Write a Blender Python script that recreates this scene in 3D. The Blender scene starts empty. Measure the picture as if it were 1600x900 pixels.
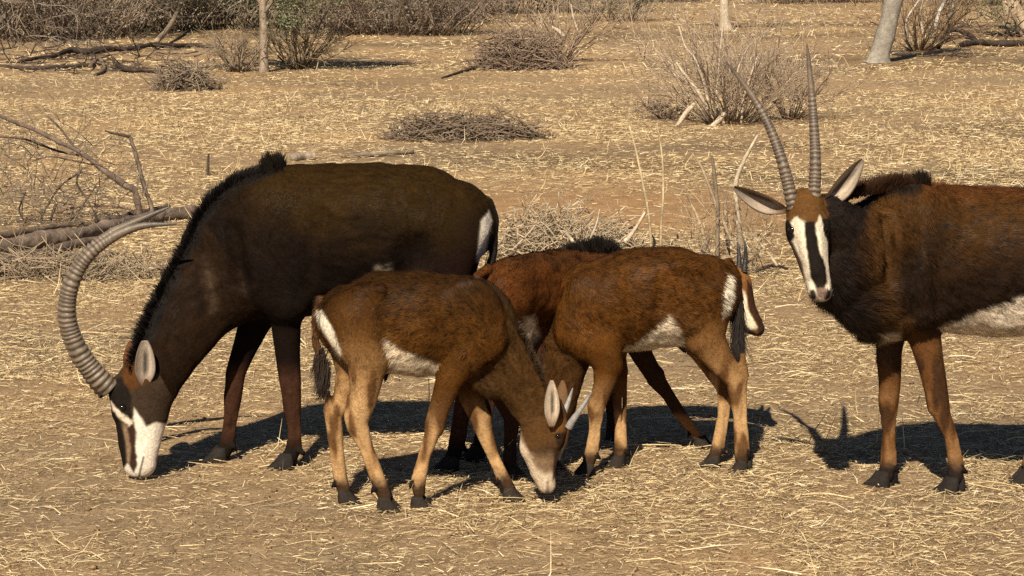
import bpy, math, random
import numpy as np
from mathutils import Vector

random.seed(7)
RNG = np.random.default_rng(7)
scene = bpy.context.scene
COL = scene.collection

# ------------------------------------------------------------------ camera
F, H = 3760.0, 2.2                       # focal length in photo pixels, camera height
PITCH = math.atan(550.0 / F)
CP, SP = math.cos(PITCH), math.sin(PITCH)
cam_d = bpy.data.cameras.new('camera')
cam = bpy.data.objects.new('camera', cam_d)
COL.objects.link(cam)
cam.location = (0, 0, H)
cam.rotation_euler = (math.pi / 2 - PITCH, 0, 0)
cam_d.sensor_width = 36.0
cam_d.lens = 36.0 * F / 1600.0
cam_d.clip_start = 0.1
cam_d.clip_end = 3000
scene.camera = cam

# ------------------------------------------------------------------ light
SUN_EL, SUN_AZ = math.radians(43), math.radians(13)       # azimuth: left of the line behind the camera
S = Vector((-math.sin(SUN_AZ) * math.cos(SUN_EL), -math.cos(SUN_AZ) * math.cos(SUN_EL), math.sin(SUN_EL)))
world = bpy.data.worlds.new('World')
scene.world = world
world.use_nodes = True
wn = world.node_tree
for n in list(wn.nodes): wn.nodes.remove(n)
sky = wn.nodes.new('ShaderNodeTexSky')
sky.sky_type = 'NISHITA'
sky.sun_disc = False
sky.altitude = 1200.0                     # high inland plateau, dry clear air
sky.air_density = 0.7
sky.dust_density = 0.4
sky.sun_elevation = SUN_EL
sky.sun_rotation = math.pi + SUN_AZ
bg = wn.nodes.new('ShaderNodeBackground')
bg.inputs['Strength'].default_value = 0.05
wo = wn.nodes.new('ShaderNodeOutputWorld')
wn.links.new(sky.outputs[0], bg.inputs[0])
wn.links.new(bg.outputs[0], wo.inputs[0])
sun_d = bpy.data.lights.new('sun', 'SUN')
sun_d.energy = 5.0
sun_d.angle = math.radians(0.53)
sun_d.color = (1.0, 0.91, 0.74)
sun = bpy.data.objects.new('sun', sun_d)
COL.objects.link(sun)
sun.rotation_euler = S.to_track_quat('Z', 'Y').to_euler()
vs = scene.view_settings
vs.view_transform = 'Standard'
vs.look = 'None'
vs.exposure = 0.55
vs.gamma = 1.0
vs.use_curve_mapping = False
scene.render.engine = 'CYCLES'
scene.cycles.max_bounces = 5
scene.cycles.diffuse_bounces = 2
scene.cycles.use_denoising = False

# ------------------------------------------------------------------ measuring helpers
def ray(px, py):
    u, v = (px - 800.0) / F, (450.0 - py) / F
    return np.array((u, CP + v * SP, -SP + v * CP))
def at(px, py, Y):
    d = ray(px, py)
    return np.array((0, 0, H)) + d * (Y / d[1])
def ground(px, py):
    d = ray(px, py)
    return np.array((0, 0, H)) + d * (H / -d[2])
def mpp(Y):                                # metres per photo pixel at distance Y
    return Y / CP / F
def proj(P):
    P = np.asarray(P)
    z = P[..., 2] - H
    dep = P[..., 1] * CP - z * SP
    return 800 + F * P[..., 0] / dep, 450 - F * (P[..., 1] * SP + z * CP) / dep

def nrm(v):
    v = np.asarray(v, float)
    return v / np.maximum(np.linalg.norm(v, axis=-1, keepdims=True), 1e-9)

_perm = np.random.default_rng(3).random(4096).astype(np.float32)
def _h(i, j, k):
    return _perm[(i * 374761393 + j * 668265263 + k * 2147483647 + (i ^ j) * 1274126177) & 4095]
def vnoise(P, scale=1.0, seed=0):
    """smooth value noise in 0..1 for an (n,3) array"""
    Q = np.asarray(P) * scale + seed * 17.31
    i = np.floor(Q).astype(np.int64)
    f = Q - i
    f = f * f * (3 - 2 * f)
    out = 0
    for a in (0, 1):
        for b in (0, 1):
            for c in (0, 1):
                w = (f[:, 0] if a else 1 - f[:, 0]) * (f[:, 1] if b else 1 - f[:, 1]) * (f[:, 2] if c else 1 - f[:, 2])
                out = out + w * _h(i[:, 0] + a, i[:, 1] + b, i[:, 2] + c)
    return out
def fnoise(P, scale, seed=0, octaves=3):
    s, a, t = 0, 0.5, 0
    for o in range(octaves):
        s = s + a * vnoise(P, scale * 2 ** o, seed + o)
        t += a
        a *= 0.5
    return s / t
def smooth(x, a, b):
    t = np.clip((x - a) / (b - a), 0, 1)
    return t * t * (3 - 2 * t)

# ------------------------------------------------------------------ mesh helpers
def mesh_obj(name, V, faces, mat, parent=None, col=None, smooth_=True, normals=None):
    """faces: one (n,3) or (n,4) integer array or a list of such arrays"""
    V = np.asarray(V, np.float32)
    if not isinstance(faces, list): faces = [faces]
    faces = [np.asarray(f, np.int32) for f in faces if len(f)]
    me = bpy.data.meshes.new(name)
    me.vertices.add(len(V))
    me.vertices.foreach_set('co', V.ravel())
    nl = sum(f.size for f in faces)
    npoly = sum(len(f) for f in faces)
    me.loops.add(nl)
    me.polygons.add(npoly)
    me.loops.foreach_set('vertex_index', np.concatenate([f.ravel() for f in faces]))
    tot = np.concatenate([np.full(len(f), f.shape[1], np.int32) for f in faces])
    start = np.concatenate([[0], np.cumsum(tot)[:-1]]).astype(np.int32)
    me.polygons.foreach_set('loop_start', start)
    me.polygons.foreach_set('loop_total', tot)
    me.polygons.foreach_set('use_smooth', np.full(npoly, bool(smooth_)))
    me.update(calc_edges=True)
    if col is not None:
        a = me.color_attributes.new('Col', 'FLOAT_COLOR', 'POINT')
        c = np.ones((len(V), 4), np.float32)
        c[:, :3] = np.clip(col, 0, 1)
        a.data.foreach_set('color', c.ravel())
    if normals is not None:
        me.normals_split_custom_set_from_vertices(np.asarray(normals, np.float32).tolist())
    if mat is not None: me.materials.append(mat)
    o = bpy.data.objects.new(name, me)
    COL.objects.link(o)
    if parent is not None:
        o.parent = parent
        o.location = -Vector(parent_world(parent))
    return o
def parent_world(p):
    v = Vector((0, 0, 0))
    while p is not None:
        v = v + p.location
        p = p.parent
    return v
def empty(name, loc):
    o = bpy.data.objects.new(name, None)
    o.location = Vector([float(c) for c in loc])
    o.empty_display_size = 0.1
    COL.objects.link(o)
    return o
def tag(o, label=None, cat=None, group=None, kind=None):
    if label: o['label'] = label
    if cat: o['category'] = cat
    if group: o['group'] = group
    if kind: o['kind'] = kind
    return o

def tubes(paths, sides=5, caps=True):
    """paths: list of (points (n,3), radii (n,)) -> vertices, [quads, tris]"""
    VV, Q, T, off = [], [], [], 0
    ang = np.arange(sides) * 2 * math.pi / sides
    for P, R in paths:
        P = np.asarray(P, float)
        R = np.asarray(R, float)
        n = len(P)
        tg = nrm(np.gradient(P, axis=0))
        ref = np.array((0.31, 0.17, 0.93)) if abs(tg[0][2]) < 0.8 else np.array((0.95, 0.2, 0.1))
        a = nrm(np.cross(tg, ref))
        b = np.cross(tg, a)
        ring = P[:, None, :] + R[:, None, None] * (np.cos(ang)[None, :, None] * a[:, None, :] + np.sin(ang)[None, :, None] * b[:, None, :])
        VV.append(ring.reshape(-1, 3))
        i = np.arange(n - 1)[:, None] * sides
        j = np.arange(sides)[None, :]
        k = (j + 1) % sides
        q = np.stack([i + j, i + k, i + sides + k, i + sides + j], -1).reshape(-1, 4) + off
        Q.append(q)
        if caps:
            for base, flip in ((0, True), ((n - 1) * sides, False)):
                idx = np.arange(sides) + base + off
                f = np.stack([np.full(sides - 2, idx[0]), idx[1:-1], idx[2:]], -1)
                T.append(f[:, ::-1] if flip else f)
        off += n * sides
    return np.concatenate(VV), [np.concatenate(Q)] + ([np.concatenate(T)] if T else [])

def spline(P, n):
    """Catmull-Rom resample of the rows of P (any width) to n rows"""
    P = np.asarray(P, float)
    m = len(P)
    t = np.linspace(0, m - 1, n)
    i = np.minimum(t.astype(int), m - 2)
    f = (t - i)[:, None]
    p0, p1, p2, p3 = P[np.maximum(i - 1, 0)], P[i], P[i + 1], P[np.minimum(i + 2, m - 1)]
    return 0.5 * (2 * p1 + (p2 - p0) * f + (2 * p0 - 5 * p1 + 4 * p2 - p3) * f ** 2 + (3 * p1 - p0 - 3 * p2 + p3) * f ** 3)

# ------------------------------------------------------------------ materials
def mat_new(name):
    m = bpy.data.materials.new(name)
    m.use_nodes = True
    nt = m.node_tree
    b = nt.nodes['Principled BSDF']
    return m, nt, b
def N(nt, t, **kw):
    n = nt.nodes.new(t)
    for k, v in kw.items():
        if k in n.inputs: n.inputs[k].default_value = v
        else: setattr(n, k, v)
    return n
def mat_col(name, rough=0.8, noise=0.25, nscale=60, bump=0.0, spec=0.2, sheen=0.0, vec='Object', translucent=0.0):
    """material that takes its colour from the vertex colour times procedural noise"""
    m, nt, b = mat_new(name)
    L = nt.links
    vc = N(nt, 'ShaderNodeVertexColor', layer_name='Col')
    tc = N(nt, 'ShaderNodeTexCoord')
    nz = N(nt, 'ShaderNodeTexNoise', Scale=nscale, Detail=4.0, Roughness=0.65)
    L.new(tc.outputs[vec], nz.inputs['Vector'])
    mr = N(nt, 'ShaderNodeMapRange')
    mr.inputs['From Min'].default_value = 0.25
    mr.inputs['From Max'].default_value = 0.75
    mr.inputs['To Min'].default_value = 1 - noise
    mr.inputs['To Max'].default_value = 1 + noise
    L.new(nz.outputs['Fac'], mr.inputs['Value'])
    mx = N(nt, 'ShaderNodeVectorMath', operation='SCALE')
    L.new(vc.outputs['Color'], mx.inputs[0])
    L.new(mr.outputs[0], mx.inputs['Scale'])
    L.new(mx.outputs[0], b.inputs['Base Color'])
    b.inputs['Roughness'].default_value = rough
    b.inputs['Specular IOR Level'].default_value = spec
    if sheen:
        b.inputs['Sheen Weight'].default_value = sheen
        b.inputs['Sheen Roughness'].default_value = 0.4
    if bump:
        bp = N(nt, 'ShaderNodeBump', Strength=bump, Distance=0.01)
        L.new(nz.outputs['Fac'], bp.inputs['Height'])
        L.new(bp.outputs[0], b.inputs['Normal'])
    return m
M = {}
M['coat'] = mat_col('coat', 0.75, 0.3, 90, 0.4, 0.01)
M['fur'] = mat_col('fur', 0.5, 0.2, 25, 0, 0.085)
M['horn'] = mat_col('horn', 0.42, 0.18, 140, 0.25, 0.45)
M['hoof'] = mat_col('hoof', 0.75, 0.4, 120, 0.4, 0.12)
M['ear'] = mat_col('ear', 0.75, 0.2, 150, 0.2, 0.2)
M['bark'] = mat_col('bark', 0.9, 0.4, 35, 0.8, 0.1)
M['twig'] = mat_col('twig', 0.85, 0.3, 30, 0, 0.15)
M['straw'] = mat_col('straw', 0.7, 0.2, 40, 0, 0.25)
M['leaf'] = mat_col('leaf', 0.7, 0.25, 8, 0, 0.25)
m, nt, b = mat_new('eye'); M['eye'] = m
eyen = N(nt, 'ShaderNodeTexNoise', Scale=300.0)
eyer = N(nt, 'ShaderNodeValToRGB')
eyer.color_ramp.elements[0].color = (0.004, 0.003, 0.002, 1)
eyer.color_ramp.elements[1].color = (0.012, 0.007, 0.004, 1)
nt.links.new(eyen.outputs['Fac'], eyer.inputs['Fac'])
nt.links.new(eyer.outputs['Color'], b.inputs['Base Color'])
b.inputs['Roughness'].default_value = 0.08

# ------------------------------------------------------------------ ground
def gh(x, y):
    """height of the ground at x, y"""
    P = np.stack([x, y, np.zeros_like(x)], -1)
    near = (1 - smooth(y, 30, 60))
    return ((fnoise(P, 1.1, 61, 2) - .5) * 0.03 + (fnoise(P, 7, 63, 3) - .5) * 0.030) * near - 0.004
def mix_(c, col, m):
    return c * (1 - m[:, None]) + np.asarray(col) * m[:, None]
def make_ground():
    # fine grid near the animals, coarse sheet out to the horizon, one mesh
    ys = np.concatenate([np.linspace(3, 7.6, 24, endpoint=False), np.linspace(7.6, 13.5, 200, endpoint=False), np.linspace(13.5, 30, 120, endpoint=False), np.linspace(30, 90, 40, endpoint=False), np.geomspace(90, 1500, 20)])
    xs = np.concatenate([-np.geomspace(900, 16, 14), np.linspace(-14, -4, 45, endpoint=False), np.linspace(-4, 4, 270), np.linspace(4, 14, 45)[1:], np.geomspace(16, 900, 14)])
    ys = np.concatenate([[-900, -200, -40, -8, 0], ys])
    X, Y = np.meshgrid(xs, ys)
    Z = gh(X.ravel(), Y.ravel())
    V = np.stack([X.ravel(), Y.ravel(), Z], -1)
    nx, ny = len(xs), len(ys)
    i = (np.arange(ny - 1) * nx)[:, None]
    j = np.arange(nx - 1)[None, :]
    Q = np.stack([i + j, i + j + 1, i + nx + j + 1, i + nx + j], -1).reshape(-1, 4)
    m, nt, b = mat_new('dry_soil')
    L = nt.links
    tc = N(nt, 'ShaderNodeTexCoord')
    big = N(nt, 'ShaderNodeTexNoise', Scale=0.35, Detail=4.0, Roughness=0.6)
    mid = N(nt, 'ShaderNodeTexNoise', Scale=5.0, Detail=6.0, Roughness=0.7)
    fine = N(nt, 'ShaderNodeTexNoise', Scale=55.0, Detail=5.0, Roughness=0.75)
    for n_ in (big, mid, fine): L.new(tc.outputs['Object'], n_.inputs['Vector'])
    r1 = N(nt, 'ShaderNodeValToRGB')
    r1.color_ramp.elements[0].position = .30
    r1.color_ramp.elements[0].color = (0.27, 0.182, 0.104, 1)
    r1.color_ramp.elements[1].position = .72
    r1.color_ramp.elements[1].color = (0.44, 0.312, 0.184, 1)
    L.new(mid.outputs['Fac'], r1.inputs['Fac'])
    r2 = N(nt, 'ShaderNodeValToRGB')
    r2.color_ramp.elements[0].position = .38
    r2.color_ramp.elements[0].color = (0.80, 0.80, 0.80, 1)
    r2.color_ramp.elements[1].position = .68
    r2.color_ramp.elements[1].color = (1.15, 1.05, 0.92, 1)
    L.new(big.outputs['Fac'], r2.inputs['Fac'])
    mx = N(nt, 'ShaderNodeMix', data_type='RGBA', blend_type='MULTIPLY')
    mx.inputs[0].default_value = 1.0
    L.new(r1.outputs[0], mx.inputs[6]); L.new(r2.outputs[0], mx.inputs[7])
    r3 = N(nt, 'ShaderNodeMapRange')
    r3.inputs['From Min'].default_value = .3; r3.inputs['From Max'].default_value = .7
    r3.inputs['To Min'].default_value = .5; r3.inputs['To Max'].default_value = 1.5
    L.new(fine.outputs['Fac'], r3.inputs['Value'])
    sc = N(nt, 'ShaderNodeVectorMath', operation='SCALE')
    L.new(mx.outputs[2], sc.inputs[0]); L.new(r3.outputs[0], sc.inputs['Scale'])
    vc = N(nt, 'ShaderNodeVertexColor', layer_name='Col')
    mt = N(nt, 'ShaderNodeVectorMath', operation='MULTIPLY')
    L.new(sc.outputs[0], mt.inputs[0]); L.new(vc.outputs['Color'], mt.inputs[1])
    m2 = N(nt, 'ShaderNodeVectorMath', operation='SCALE')
    m2.inputs['Scale'].default_value = 1.25
    L.new(mt.outputs[0], m2.inputs[0])
    L.new(m2.outputs[0], b.inputs['Base Color'])
    b.inputs['Roughness'].default_value = .95
    b.inputs['Specular IOR Level'].default_value = .1
    bp = N(nt, 'ShaderNodeBump', Strength=.8, Distance=.02)
    L.new(fine.outputs['Fac'], bp.inputs['Height'])
    L.new(bp.outputs[0], b.inputs['Normal'])
    Pn = np.stack([V[:, 0], V[:, 1] * .55, np.zeros(len(V))], -1)
    sand = smooth(V[:, 1], 17.2, 18.6) * (1 - smooth(V[:, 1], 20.3, 22)) * smooth(fnoise(Pn, .45, 77, 2), .36, .55)
    dk = smooth(fnoise(Pn * np.array((.35, 1, 1)), .55, 95, 3), .5, .7) * smooth(V[:, 1], 13, 22)
    tint = np.ones((len(V), 3)) * (1 - .38 * dk)[:, None]
    tint = mix_(tint, (1.10, .95, .80), sand * .8) * .8
    o = mesh_obj('ground', V, Q, m, None, tint)
    tag(o, kind='structure')
make_ground()

def straw_density(x, y):
    P = np.stack([x, y * 0.55, np.zeros_like(x)], -1)
    d = smooth(fnoise(P * np.array((.5, 1, 1)), 1.3, 71, 3), 0.32, 0.64) * 0.72 + 0.28
    d = d * (0.35 + 0.65 * smooth(fnoise(P, 4.5, 75, 2), 0.25, 0.6))
    sand = smooth(y, 17.6, 18.6) * (1 - smooth(y, 20.3, 21.5)) * smooth(fnoise(P, 0.45, 77, 2), .38, .55)
    d = d * (1 - .85 * sand)
    bare = smooth(y, 23, 25) * (1 - smooth(y, 25.5, 27)) * smooth(x, -2.5, -1) * (1 - smooth(x, 2, 3.5))
    far = smooth(y, 30, 36)
    return d * (1 - .6 * bare) * (1 - .6 * far)

def straw_field(name, n, y0, y1, lmin, lmax, wd, lift, upright=0.0, ypow=1.0, lpow=2.6, single=False, tdev=.85):
    y = y0 + (y1 - y0) * RNG.random(int(n * 2.6)) ** ypow
    x = (RNG.random(len(y)) * 2 - 1) * (y * 0.235 + 1.3)
    keep = RNG.random(len(y)) < straw_density(x, y)
    x, y = x[keep], y[keep]
    x, y = x[:n], y[:n]
    n = len(x)
    Ln = lmin + (lmax - lmin) * RNG.random(n) ** lpow
    th = RNG.normal(0, tdev, n) + (RNG.random(n) < .5) * math.pi + 0.12
    up = (RNG.random(n) < upright)
    el = np.where(up, .35 + 1.0 * RNG.random(n), np.abs(RNG.normal(0, lift, n)))
    d = np.stack([np.cos(th) * np.cos(el), np.sin(th) * np.cos(el), np.sin(el)], -1)
    z = gh(x, y) + np.where(up, -0.003, 0.002 + 0.016 * RNG.random(n) ** 2)
    P = np.stack([x, y, z], -1)
    sd = np.stack([-np.sin(th), np.cos(th), RNG.normal(0, .8, n)], -1)
    sd[up] = np.stack([np.ones(n), RNG.normal(0, .5, n), np.zeros(n)], -1)[up]
    sd = nrm(sd - d * (sd * d).sum(1)[:, None])
    w = (wd * (0.6 + .8 * RNG.random(n)) * (y / 9.5) ** 0.55)[:, None] / 2
    bendv = np.stack([RNG.normal(0, .12, n), RNG.normal(0, .12, n), np.where(up, -.15, .05 * RNG.random(n) + 0.02)], -1) * Ln[:, None]
    mid = P + d * (Ln * .5)[:, None] + bendv
    end = P + d * Ln[:, None]
    end[:, 2] = np.maximum(end[:, 2], gh(end[:, 0], end[:, 1]) + .001)
    pal = np.array(((0.62, 0.475, 0.262), (0.52, 0.382, 0.196), (0.38, 0.268, 0.142), (0.76, 0.625, 0.41), (0.13, 0.085, 0.048)))
    Cc = pal[RNG.choice(5, n, p=(.28, .25, .18, .12, .17))] * (.8 + .4 * RNG.random(n)[:, None])
    if single:
        V = np.stack([P - sd * w * .8, P + sd * w, end + sd * w * .6, end - sd * w * .4], 1).reshape(-1, 3)
        return mesh_obj(name, V, np.arange(n * 4).reshape(-1, 4), M['straw'], None, np.repeat(Cc, 4, 0), False)
    V = np.stack([P - sd * w, P + sd * w, mid - sd * w, mid + sd * w, end - sd * w * .3, end + sd * w * .3], 1).reshape(-1, 3)
    b = (np.arange(n) * 6)[:, None]
    Q = np.concatenate([b + np.array((0, 1, 3, 2)), b + np.array((2, 3, 5, 4))])
    o = mesh_obj(name, V, Q, M['straw'], None, np.repeat(Cc, 6, 0), False)
    return o
tag(straw_field('straw', 250000, 7.2, 16, .006, .045, .0027, .16, .02, 1.0, 1.4, True), 'fine dry yellow chaff and straw trampled flat over the bare soil', 'straw', kind='stuff')
tag(straw_field('straw', 9000, 7.2, 16, .05, .28, .0032, .05, .04, 1.0, 2.2), 'long pale straw stalks strewn loosely on the ground', 'straw', kind='stuff')
tag(straw_field('dry_grass', 210000, 15.5, 42, .012, .09, .0036, .09, .05, 1.15, 1.8, True, .5), 'short dry yellow grass covering the field behind the herd', 'grass', kind='stuff')
tag(straw_field('dry_grass', 4500, 14.5, 36, .06, .22, .0030, .1, .45, 1.15, 2.0), 'scattered longer dry grass stalks on the field behind the herd', 'grass', kind='stuff')
tag(straw_field('dry_grass', 60000, 40, 92, .03, .18, .0060, .1, .12, 1.2, 2.0, True, .5), 'sparse tufts of dry grass on the far ground under the thicket', 'grass', kind='stuff')

def clods(n):
    """small lumps of soil and dung lying about"""
    y = 7.4 + 9 * RNG.random(n) ** 1.2
    x = (RNG.random(n) * 2 - 1) * (y * .225 + 1)
    r = .003 + .010 * RNG.random(n) ** 5
    base = np.array(((1, 0, 0), (-1, 0, 0), (0, 1, 0), (0, -1, 0), (0, 0, 1), (0, 0, -.6)), float)
    V = base[None] * (0.6 + .8 * RNG.random((n, 6, 1))) * r[:, None, None] * np.array((1.2, 1.2, .8))
    a = RNG.random(n) * 6.28
    ca, sa = np.cos(a)[:, None], np.sin(a)[:, None]
    V = np.stack([V[..., 0] * ca - V[..., 1] * sa, V[..., 0] * sa + V[..., 1] * ca, V[..., 2]], -1)
    V = V + np.stack([x, y, gh(x, y) + r * .3], -1)[:, None]
    f = np.array(((0, 2, 4), (2, 1, 4), (1, 3, 4), (3, 0, 4), (2, 0, 5), (1, 2, 5), (3, 1, 5), (0, 3, 5)))
    T = (np.arange(n)[:, None, None] * 6 + f[None]).reshape(-1, 3)
    c = np.array((.25, .155, .078)) * (.5 + .9 * RNG.random((n, 1)))
    return mesh_obj('soil_clods', V.reshape(-1, 3), T, M['bark'], None, np.repeat(c, 6, 0), True)
tag(clods(5000), 'small brown soil clods and dung crumbs scattered on the ground', 'clods', kind='stuff')
# ------------------------------------------------------------------ antelopes
VOX = 0.0088
def seg_field(P, A, B, ra0, ra1, rb0, rb1, lat):
    T = B - A
    ln = float(np.linalg.norm(T))
    T = T / ln
    Nv = lat - T * np.dot(lat, T)
    Nv = Nv / np.linalg.norm(Nv)
    d = P - A.astype(np.float32)
    t = np.clip(d @ T.astype(np.float32), 0, ln)
    q = d - t[:, None] * T.astype(np.float32)
    do = q @ Nv.astype(np.float32)
    di2 = np.maximum((q * q).sum(1) - do * do, 0)
    t = t / ln
    a = ra0 + (ra1 - ra0) * t
    b = rb0 + (rb1 - rb0) * t
    k0 = np.sqrt(di2 / a ** 2 + do * do / b ** 2)
    k1 = np.sqrt(di2 / a ** 4 + do * do / b ** 4)
    return k0 * (k0 - 1) / np.maximum(k1, 1e-6), t

class Chain:
    def __init__(s, name, pts, ra, rb, lat, k, flow):
        s.name, s.P, s.ra, s.rb, s.lat, s.k, s.flow = name, pts, ra, rb, lat, k, flow
    def field(s, P, full=False):
        best, bt, bi = None, None, None
        for i in range(len(s.P) - 1):
            f, t = seg_field(P, s.P[i], s.P[i + 1], s.ra[i], s.ra[i + 1], s.rb[i], s.rb[i + 1], s.lat)
            if best is None:
                best, bi = f, np.zeros(len(P), int)
            else:
                if full: bi = np.where(f < best, i, bi)
                best = np.minimum(best, f)
        return (best, bi) if full else best

def surface_nets(Fg, org, h):
    nx, ny, nz = Fg.shape
    ins = Fg < 0
    c = np.zeros((nx - 1, ny - 1, nz - 1), np.uint8)
    for a in (0, 1):
        for b in (0, 1):
            for d in (0, 1):
                c += ins[a:nx - 1 + a, b:ny - 1 + b, d:nz - 1 + d]
    act = (c > 0) & (c < 8)
    ci = np.argwhere(act)
    idx = np.full(act.shape, -1, np.int32)
    idx[act] = np.arange(len(ci))
    acc = np.zeros((len(ci), 3))
    cnt = np.zeros(len(ci))
    corners = [(a, b, d) for a in (0, 1) for b in (0, 1) for d in (0, 1)]
    val = {k: Fg[ci[:, 0] + k[0], ci[:, 1] + k[1], ci[:, 2] + k[2]] for k in corners}
    for k in corners:
        for ax in range(3):
            if k[ax]: continue
            k2 = list(k); k2[ax] = 1; k2 = tuple(k2)
            f0, f1 = val[k], val[k2]
            m = (f0 < 0) != (f1 < 0)
            t = np.where(m, f0 / np.where(m, f0 - f1, 1), 0)
            p = np.array(k, float)[None, :].repeat(len(ci), 0)
            p[:, ax] += t
            acc += p * m[:, None]
            cnt += m
    V = org + (ci + acc / cnt[:, None]) * h
    Q = []
    for ax in range(3):
        o1, o2 = (ax + 1) % 3, (ax + 2) % 3
        sl0 = [slice(None)] * 3; sl1 = [slice(None)] * 3
        sl0[ax] = slice(0, -1); sl1[ax] = slice(1, None)
        for o in (o1, o2):
            sl0[o] = slice(1, -1); sl1[o] = slice(1, -1)
        a, b = ins[tuple(sl0)], ins[tuple(sl1)]
        e = np.argwhere(a != b)
        if not len(e): continue
        flip = b[e[:, 0], e[:, 1], e[:, 2]]
        base = e.copy()
        base[:, o1] += 1; base[:, o2] += 1
        def cell(d1, d2):
            g = base.copy()
            g[:, o1] -= d1; g[:, o2] -= d2
            return idx[g[:, 0], g[:, 1], g[:, 2]]
        q = np.stack([cell(1, 1), cell(0, 1), cell(0, 0), cell(1, 0)], -1)
        q[flip] = q[flip][:, ::-1]
        Q.append(q)
    return V, np.concatenate(Q)

def refine(V, Q, flow, part):
    """split the quads of the head in four so its markings are crisp"""
    m = (part[Q] == 'head').all(1)
    H_ = Q[m]
    e = np.sort(np.concatenate([H_[:, [i, (i + 1) % 4]] for i in range(4)]), 1)
    ue, inv = np.unique(e, axis=0, return_inverse=True)
    inv = inv.reshape(4, -1)
    n0, n1, k = len(V), len(ue), len(H_)
    Vn = np.concatenate([V, (V[ue[:, 0]] + V[ue[:, 1]]) / 2, V[H_].mean(1)])
    fn = np.concatenate([flow, nrm(flow[ue[:, 0]] + flow[ue[:, 1]]), nrm(flow[H_].mean(1))])
    pn = np.concatenate([part, np.full(n1 + k, 'head', part.dtype)])
    mid = [n0 + inv[i] for i in range(4)]
    cen = n0 + n1 + np.arange(k)
    new = [np.stack([H_[:, i], mid[i], cen, mid[i - 1]], -1) for i in range(4)]
    return Vn, np.concatenate([Q[~m]] + new), fn, pn

def vert_normals(V, Q):
    n = np.cross(V[Q[:, 2]] - V[Q[:, 0]], V[Q[:, 3]] - V[Q[:, 1]])
    out = np.zeros_like(V)
    for i in range(4):
        for c in range(3):
            out[:, c] += np.bincount(Q[:, i], n[:, c], len(V))
    return nrm(out)

def sdpoly(x, y, poly):
    """signed distance to a polygon, negative inside"""
    poly = np.asarray(poly, float)
    d = np.full(len(x), 1e9)
    s = np.zeros(len(x), bool)
    for i in range(len(poly)):
        ax, ay = poly[i]
        bx, by = poly[i - 1]
        ex, ey = bx - ax, by - ay
        t = np.clip(((x - ax) * ex + (y - ay) * ey) / (ex * ex + ey * ey + 1e-9), 0, 1)
        d = np.minimum(d, (x - ax - ex * t) ** 2 + (y - ay - ey * t) ** 2)
        cond = ((ay > y) != (by > y)) & (x < (bx - ax) * (y - ay) / (by - ay + 1e-12) + ax)
        s ^= cond
    return np.where(s, -1, 1) * np.sqrt(d)
def pmask(x, y, poly, soft=3.0, jit=0):
    return 1 - smooth(sdpoly(x, y, poly) + jit, -soft, soft)
def mix(c, col, m):
    return c * (1 - m[:, None]) + np.asarray(col) * m[:, None]

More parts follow.
